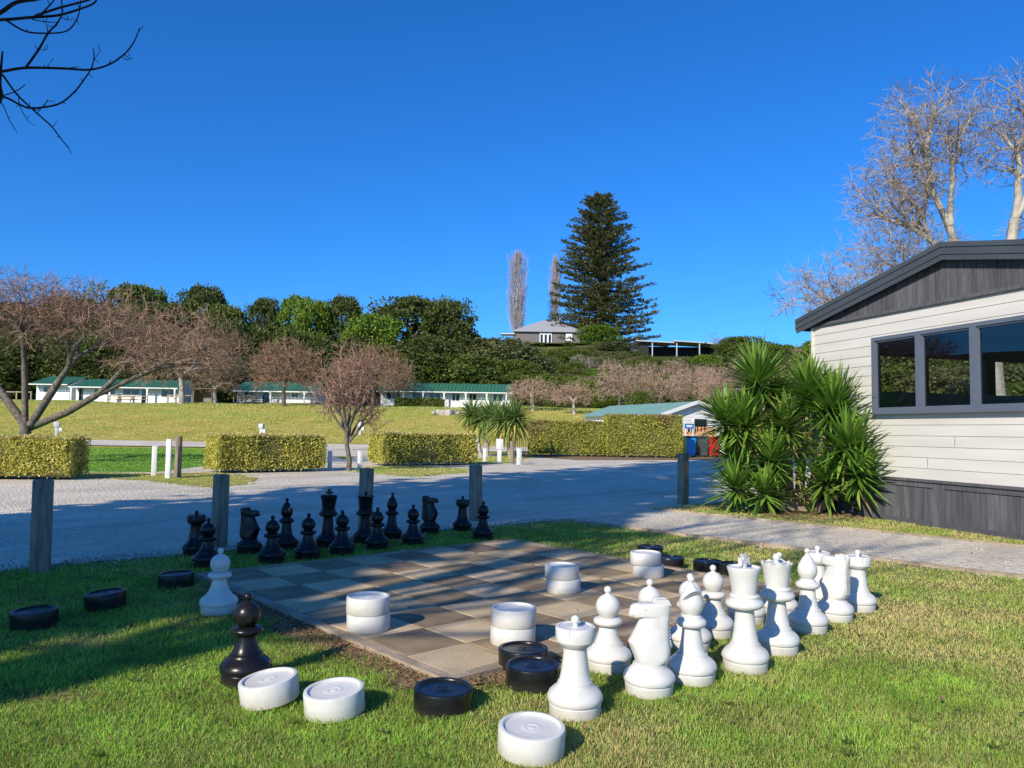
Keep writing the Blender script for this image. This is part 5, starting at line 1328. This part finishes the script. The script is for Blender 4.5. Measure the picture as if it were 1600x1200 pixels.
# ------------------------------------------------------------------ grass blades on the near lawn
def grass(name, n, Y0, Y1, keep, seed, label, hscale=1., xy=None, wmul=1., dbias=0., zf=None, gcol=None):
    g = np.random.default_rng(seed)
    if xy is not None: X, Yv = xy
    else:
        Yv = Y0*np.exp(g.random(n)*math.log(Y1/Y0)); X = (g.random(n)*2-1)*(.92*Yv+.4)
        ok = keep(X, Yv, g); X, Yv = X[ok], Yv[ok]
    n = len(X)
    # patchiness from summed sines
    def pn(x, y, s, ph): return (np.sin(x*s+ph)+np.sin(y*s*1.13+ph*1.7)+np.sin((x+y)*s*.71+ph*2.3)+np.sin((x-y)*s*.83+ph*.6))/4
    dry = .55*pn(X,Yv,2.1,1.2)+.45*pn(X,Yv,5.3,.4)+.35*pn(X,Yv,11.,2.)
    dry = dry+(np.clip((X-.7)*.30,-.34,.42) if xy is None else 0)+.0+dbias
    tall = np.clip(.5+.45*pn(X,Yv,3.7,3.1)+.5*pn(X,Yv,17.,1.3), 0, 1.5)
    hgt = (.013+.020*g.random(n)**1.5)*(.65+.7*tall)*hscale*(1-.25*np.clip(dry,0,1))
    wd = np.maximum(.0017, .00074*Yv)*(.7+.6*g.random(n))*wmul
    a = g.random(n)*2*np.pi; le = hgt*(.25+.9*g.random(n))
    dx, dy = np.cos(a), np.sin(a)
    f = g.random(n)*2*np.pi; sx, sy = np.cos(f)*wd/2, np.sin(f)*wd/2
    V = np.zeros((n,5,3))
    V[:,0] = np.stack([X-sx, Yv-sy, np.full(n,-.002)],1); V[:,1] = np.stack([X+sx, Yv+sy, np.full(n,-.002)],1)
    mx, my = X+dx*le*.35, Yv+dy*le*.35
    V[:,2] = np.stack([mx+sx*.8, my+sy*.8, hgt*.62],1); V[:,3] = np.stack([mx-sx*.8, my-sy*.8, hgt*.62],1)
    V[:,4] = np.stack([X+dx*le, Yv+dy*le, hgt*(.95-.25*g.random(n))],1)
    if zf is not None: V[:,:,2] += np.array([zf(x, y) for x, y in zip(X, Yv)])[:,None]
    base = np.arange(n)*5
    loops = np.stack([base,base+1,base+2,base+3, base+3,base+2,base+4],1).ravel()
    me = bpy.data.meshes.new(name); me.vertices.add(n*5); me.vertices.foreach_set('co', V.ravel())
    me.loops.add(len(loops)); me.loops.foreach_set('vertex_index', loops.astype(np.int32))
    st = np.stack([np.arange(n)*7, np.arange(n)*7+4],1).ravel(); me.polygons.add(n*2); me.polygons.foreach_set('loop_start', st.astype(np.int32))
    me.update(); me.validate()
    pd = np.clip((dry+.35*g.normal(0,1,n))*.9+.12, 0, 1)**1.2
    green = np.stack([.24+.22*g.random(n), .43+.24*g.random(n), .045+.06*g.random(n)],1)
    straw = np.stack([.68+.2*g.random(n), .55+.17*g.random(n), .22+.12*g.random(n)],1)
    green *= np.clip(.92+.28*pn(X,Yv,8.3,1.9)+.22*pn(X,Yv,23.,.7), .55, 1.12)[:,None]
    C = green*(1-pd[:,None])+straw*pd[:,None]
    C4 = np.concatenate([C, np.ones((n,1))],1); C5 = np.repeat(C4, 5, 0)
    at_ = me.color_attributes.new('tint', 'FLOAT_COLOR', 'POINT'); at_.data.foreach_set('color', C5.ravel().astype(np.float32))
    me.materials.append(MT['blade']); o = bpy.data.objects.new(name, me); col.objects.link(o); tag(o, label, 'grass', kind='stuff')
m, n_, b = newmat('grass_blade'); at_n = N(n_, 'ShaderNodeAttribute'); at_n.attribute_name = 'tint'
n_.links.new(at_n.outputs[0], b.inputs['Base Color']); b.inputs['Roughness'].default_value = .55; b.inputs['Specular IOR Level'].default_value = .25
tr = N(n_, 'ShaderNodeBsdfTranslucent'); n_.links.new(at_n.outputs[0], tr.inputs[0]); ms = N(n_, 'ShaderNodeMixShader'); ms.inputs[0].default_value = .38
n_.links.new(b.outputs[0], ms.inputs[1]); n_.links.new(tr.outputs[0], ms.inputs[2]); n_.links.new(ms.outputs[0], n_.nodes['Material Output'].inputs[0]); MT['blade'] = m
ne0, ne1 = np.array(gnd(0,893)[:2]), np.array(gnd(872,813)[:2]); nd = (ne1-ne0)/np.linalg.norm(ne1-ne0)
pa, pdv = np.array(PA[:2]), np.array(pdir[:2])
def keep_lawn(X, Y, g):
    side = -(X-ne0[0])*nd[1]+(Y-ne0[1])*nd[0]          # >0 beyond the road edge
    ok = side < -.03+.05*g.normal(0,1,len(X))
    ps = -(X-pa[0])*pdv[1]+(Y-pa[1])*pdv[0]            # >0 beyond the path's edge
    ok &= ps < -.02+.03*g.normal(0,1,len(X))
    u = ((X-B0.x)*bi.x+(Y-B0.y)*bi.y)/S8; v = ((X-B0.x)*bj.x+(Y-B0.y)*bj.y)/S8
    inb = (u > -.2) & (u < 8.2) & (v > -.2) & (v < 8.2); ok &= ~inb
    dl = -.2-u; df = v-8.2
    wob = .22+.2*np.sin(v*1.7)+.16*np.sin(v*4.1+1)+.1*np.sin(v*9.)
    bare = (dl > -.05) & (dl < wob) & (v > .8) & (v < 8.6) & (g.random(len(X)) < .93); ok &= ~bare
    wob2 = .3+.2*np.sin(u*1.9)+.12*np.sin(u*5)
    bare = (df > -.05) & (df < wob2) & (u > -.6) & (u < 8.3) & (g.random(len(X)) < .9); ok &= ~bare
    bald = (np.hypot((X+2.05)/.22, (Y-3.55)/.10) < 1) & (g.random(len(X)) < .75); ok &= ~bald
    return ok
grass('lawn_grass', 680000, 2.1, 12.5, keep_lawn, 3, 'short green and straw coloured lawn grass round the chessboard')
cx0, cy0 = np.array(PC[:2]), np.array(qdir[:2])
def keep_strip(X, Y, g):
    ps = -(X-cx0[0])*cy0[1]+(Y-cx0[1])*cy0[0]; al = (X-cx0[0])*cy0[0]+(Y-cx0[1])*cy0[1]
    ok = (ps > .05+.04*g.normal(0,1,len(X))) & (ps < 1.6) & (al > -.2) & (al < 6)
    d = (X-cor.x)*(-cnor.x)+(Y-cor.y)*(-cnor.y); ok &= d < -.06
    soil = (np.hypot((X-base_y.x)/1.25, (Y-base_y.y)/.75) < 1+.15*g.normal(0,1,len(X))); ok &= ~(soil & (g.random(len(X)) < .95))
    return ok
base_y = gnd(1240,798)
grass('strip_grass', 330000, 6.5, 14.5, keep_strip, 5, 'grass strip between the gravel path and the cream cabin', hscale=1.3)
def in_poly(X, Y, poly):
    ins = np.zeros(len(X), bool); k = len(poly)
    for i in range(k):
        x0, y0 = poly[i][:2]; x1, y1 = poly[(i+1) % k][:2]
        c = ((y0 > Y) != (y1 > Y)) & (X < (x1-x0)*(Y-y0)/((y1-y0) if y1 != y0 else 1e-9)+x0); ins ^= c
    return ins
g_ = np.random.default_rng(17)
def poly_pts(poly, n, jit):
    P_ = np.array([p[:2] for p in poly]); lo, hi = P_.min(0), P_.max(0)
    X = lo[0]+(hi[0]-lo[0])*g_.random(n); Y = lo[1]+(hi[1]-lo[1])*g_.random(n)
    ok = in_poly(X, Y, poly); X, Y = X[ok], Y[ok]
    return X+g_.normal(0, jit, len(X)), Y+g_.normal(0, jit, len(Y))
VP = [[gnd(112,746), gnd(230,751), gnd(330,763), gnd(385,757), gnd(400,747), gnd(330,739), gnd(250,741), gnd(118,738)],
      [gnd(560,738), gnd(640,745), gnd(728,739), gnd(735,734), gnd(640,729), gnd(570,730)],
      [gnd(790,712), gnd(700,721), gnd(742,725.5), gnd(800,723), gnd(825,715)]]
XX, YY = zip(*[poly_pts(p, 16000, .22) for p in VP])
grass('verge_grass', 0, 0, 0, None, 21, 'ragged yellowed grass on the verges across the road', hscale=1.5, xy=(np.concatenate(XX), np.concatenate(YY)), wmul=1.2, dbias=.45)
lp = poly_pts([(-26,38), (-26,24), gnd(-200,752), gnd(40,744), gnd(118,737), gnd(240,738), gnd(330,727), gnd(352,701), gnd(345,698)], 60000, .15)
grass('green_lawn_grass', 0, 0, 0, None, 22, 'lush green grass of the lawn behind the far left hedge', hscale=1.7, xy=lp, wmul=1.3, dbias=-.75)
n_m = 120000; Ym = 49+45*g_.random(n_m); Xm = (g_.random(n_m)*2-1)*(.72*Ym)
grass('meadow_grass', 0, 0, 0, None, 23, 'dry yellowish grass covering the rising meadow', hscale=3.2, xy=(Xm, Ym), wmul=1.3, dbias=.42, zf=terrain)
mb = MB(); r = random.Random(31)
def stone(p, sz):
    e = Euler((r.uniform(0,3), r.uniform(0,3), r.uniform(0,3))).to_matrix(); o = [(1,0,0),(-1,0,0),(0,1,0),(0,-1,0),(0,0,.8),(0,0,-.8)]
    mb.add([e @ Vector((a*sz*r.uniform(.7,1.2), b*sz*r.uniform(.7,1.2), c*sz*r.uniform(.6,1))) + p for a, b, c in o], [(0,2,4),(2,1,4),(1,3,4),(3,0,4),(2,0,5),(1,2,5),(3,1,5),(0,3,5)])
EDG = [(gnd(-200,915), gnd(270,868), .16, 900), (gnd(270,868), gnd(872,813), .16, 1100), (PA, PA+pdir*9, .14, 1500), (PC, PC+qdir*8, .10, 700)]
for a, b, sg, n_s in EDG:
    d = (b-a).normalized(); nn = Vector((-d.y, d.x, 0))
    for k in range(n_s):
        p = a.lerp(b, r.random())+nn*r.gauss(.05,sg); stone(Vector((p.x, p.y, .012)), r.choice((.006,.008,.010,.014)))
for k in range(420):
    p = PA.lerp(PA+pdir*8, r.random())+Vector((pdir.y*-1, pdir.x, 0))*r.uniform(0,2.2); stone(Vector((p.x, p.y, .014)), r.choice((.006,.008,.011,.015)))
tag(mb.build('loose_gravel', pmat('loose_stone', (.30,.26,.21), (.50,.45,.38), 3, rough=.9, rand=.3)), 'loose gravel stones scattered along the lawn and path edges', 'gravel', kind='stuff')
mb = MB()
for k in range(260):
    Yq = 2.4*math.exp(r.random()*1.5); p = Vector((r.uniform(-.8,.8)*Yq, Yq, r.uniform(.022,.036)))
    d = Vector((r.uniform(-1,1), r.uniform(-1,1), r.uniform(-.25,.25))).normalized(); u_ = Vector((r.uniform(-.5,.5), r.uniform(-.5,.5), 1)).normalized()
    s_ = d.cross(u_).normalized(); L = r.uniform(.018,.04); c = p+d*L*.5
    mb.add([p, c-s_*L*.28+u_*.004, p+d*L, c+s_*L*.28+u_*.005], [(0,1,2),(0,2,3)])
wd_ = MB()
for k in range(60):
    Yq = 2.5*math.exp(r.random()*1.25); p = Vector((r.uniform(-.8,.8)*Yq, Yq, .012)); a0 = r.uniform(0,6)
    u = (p-B0).dot(bi)/S8; v = (p-B0).dot(bj)/S8
    if -.9 < u < 8.5 and -.3 < v < 8.8: continue
    if not keep_lawn(np.array([p.x]), np.array([p.y]), g_)[0]: continue
    if (p.x-PA.x)*-pdir.y+(p.y-PA.y)*pdir.x > -.25: continue
    for j in range(r.randint(6,10)):
        a = a0+j*2.4; d = Vector((math.cos(a), math.sin(a), r.uniform(.25,.7))).normalized(); leaf(wd_, p, d, Vector((0,0,1)), r.uniform(.025,.045), r.uniform(.010,.015))
tag(wd_.build('lawn_weeds', MT['leafmid']), 'small broad leaved weeds growing in the lawn', 'weeds', kind='stuff')
tag(mb.build('fallen_leaves', MT['chip']), 'small dry brown leaves scattered over the lawn', 'leaves', kind='stuff')
print('objects', len(bpy.data.objects))
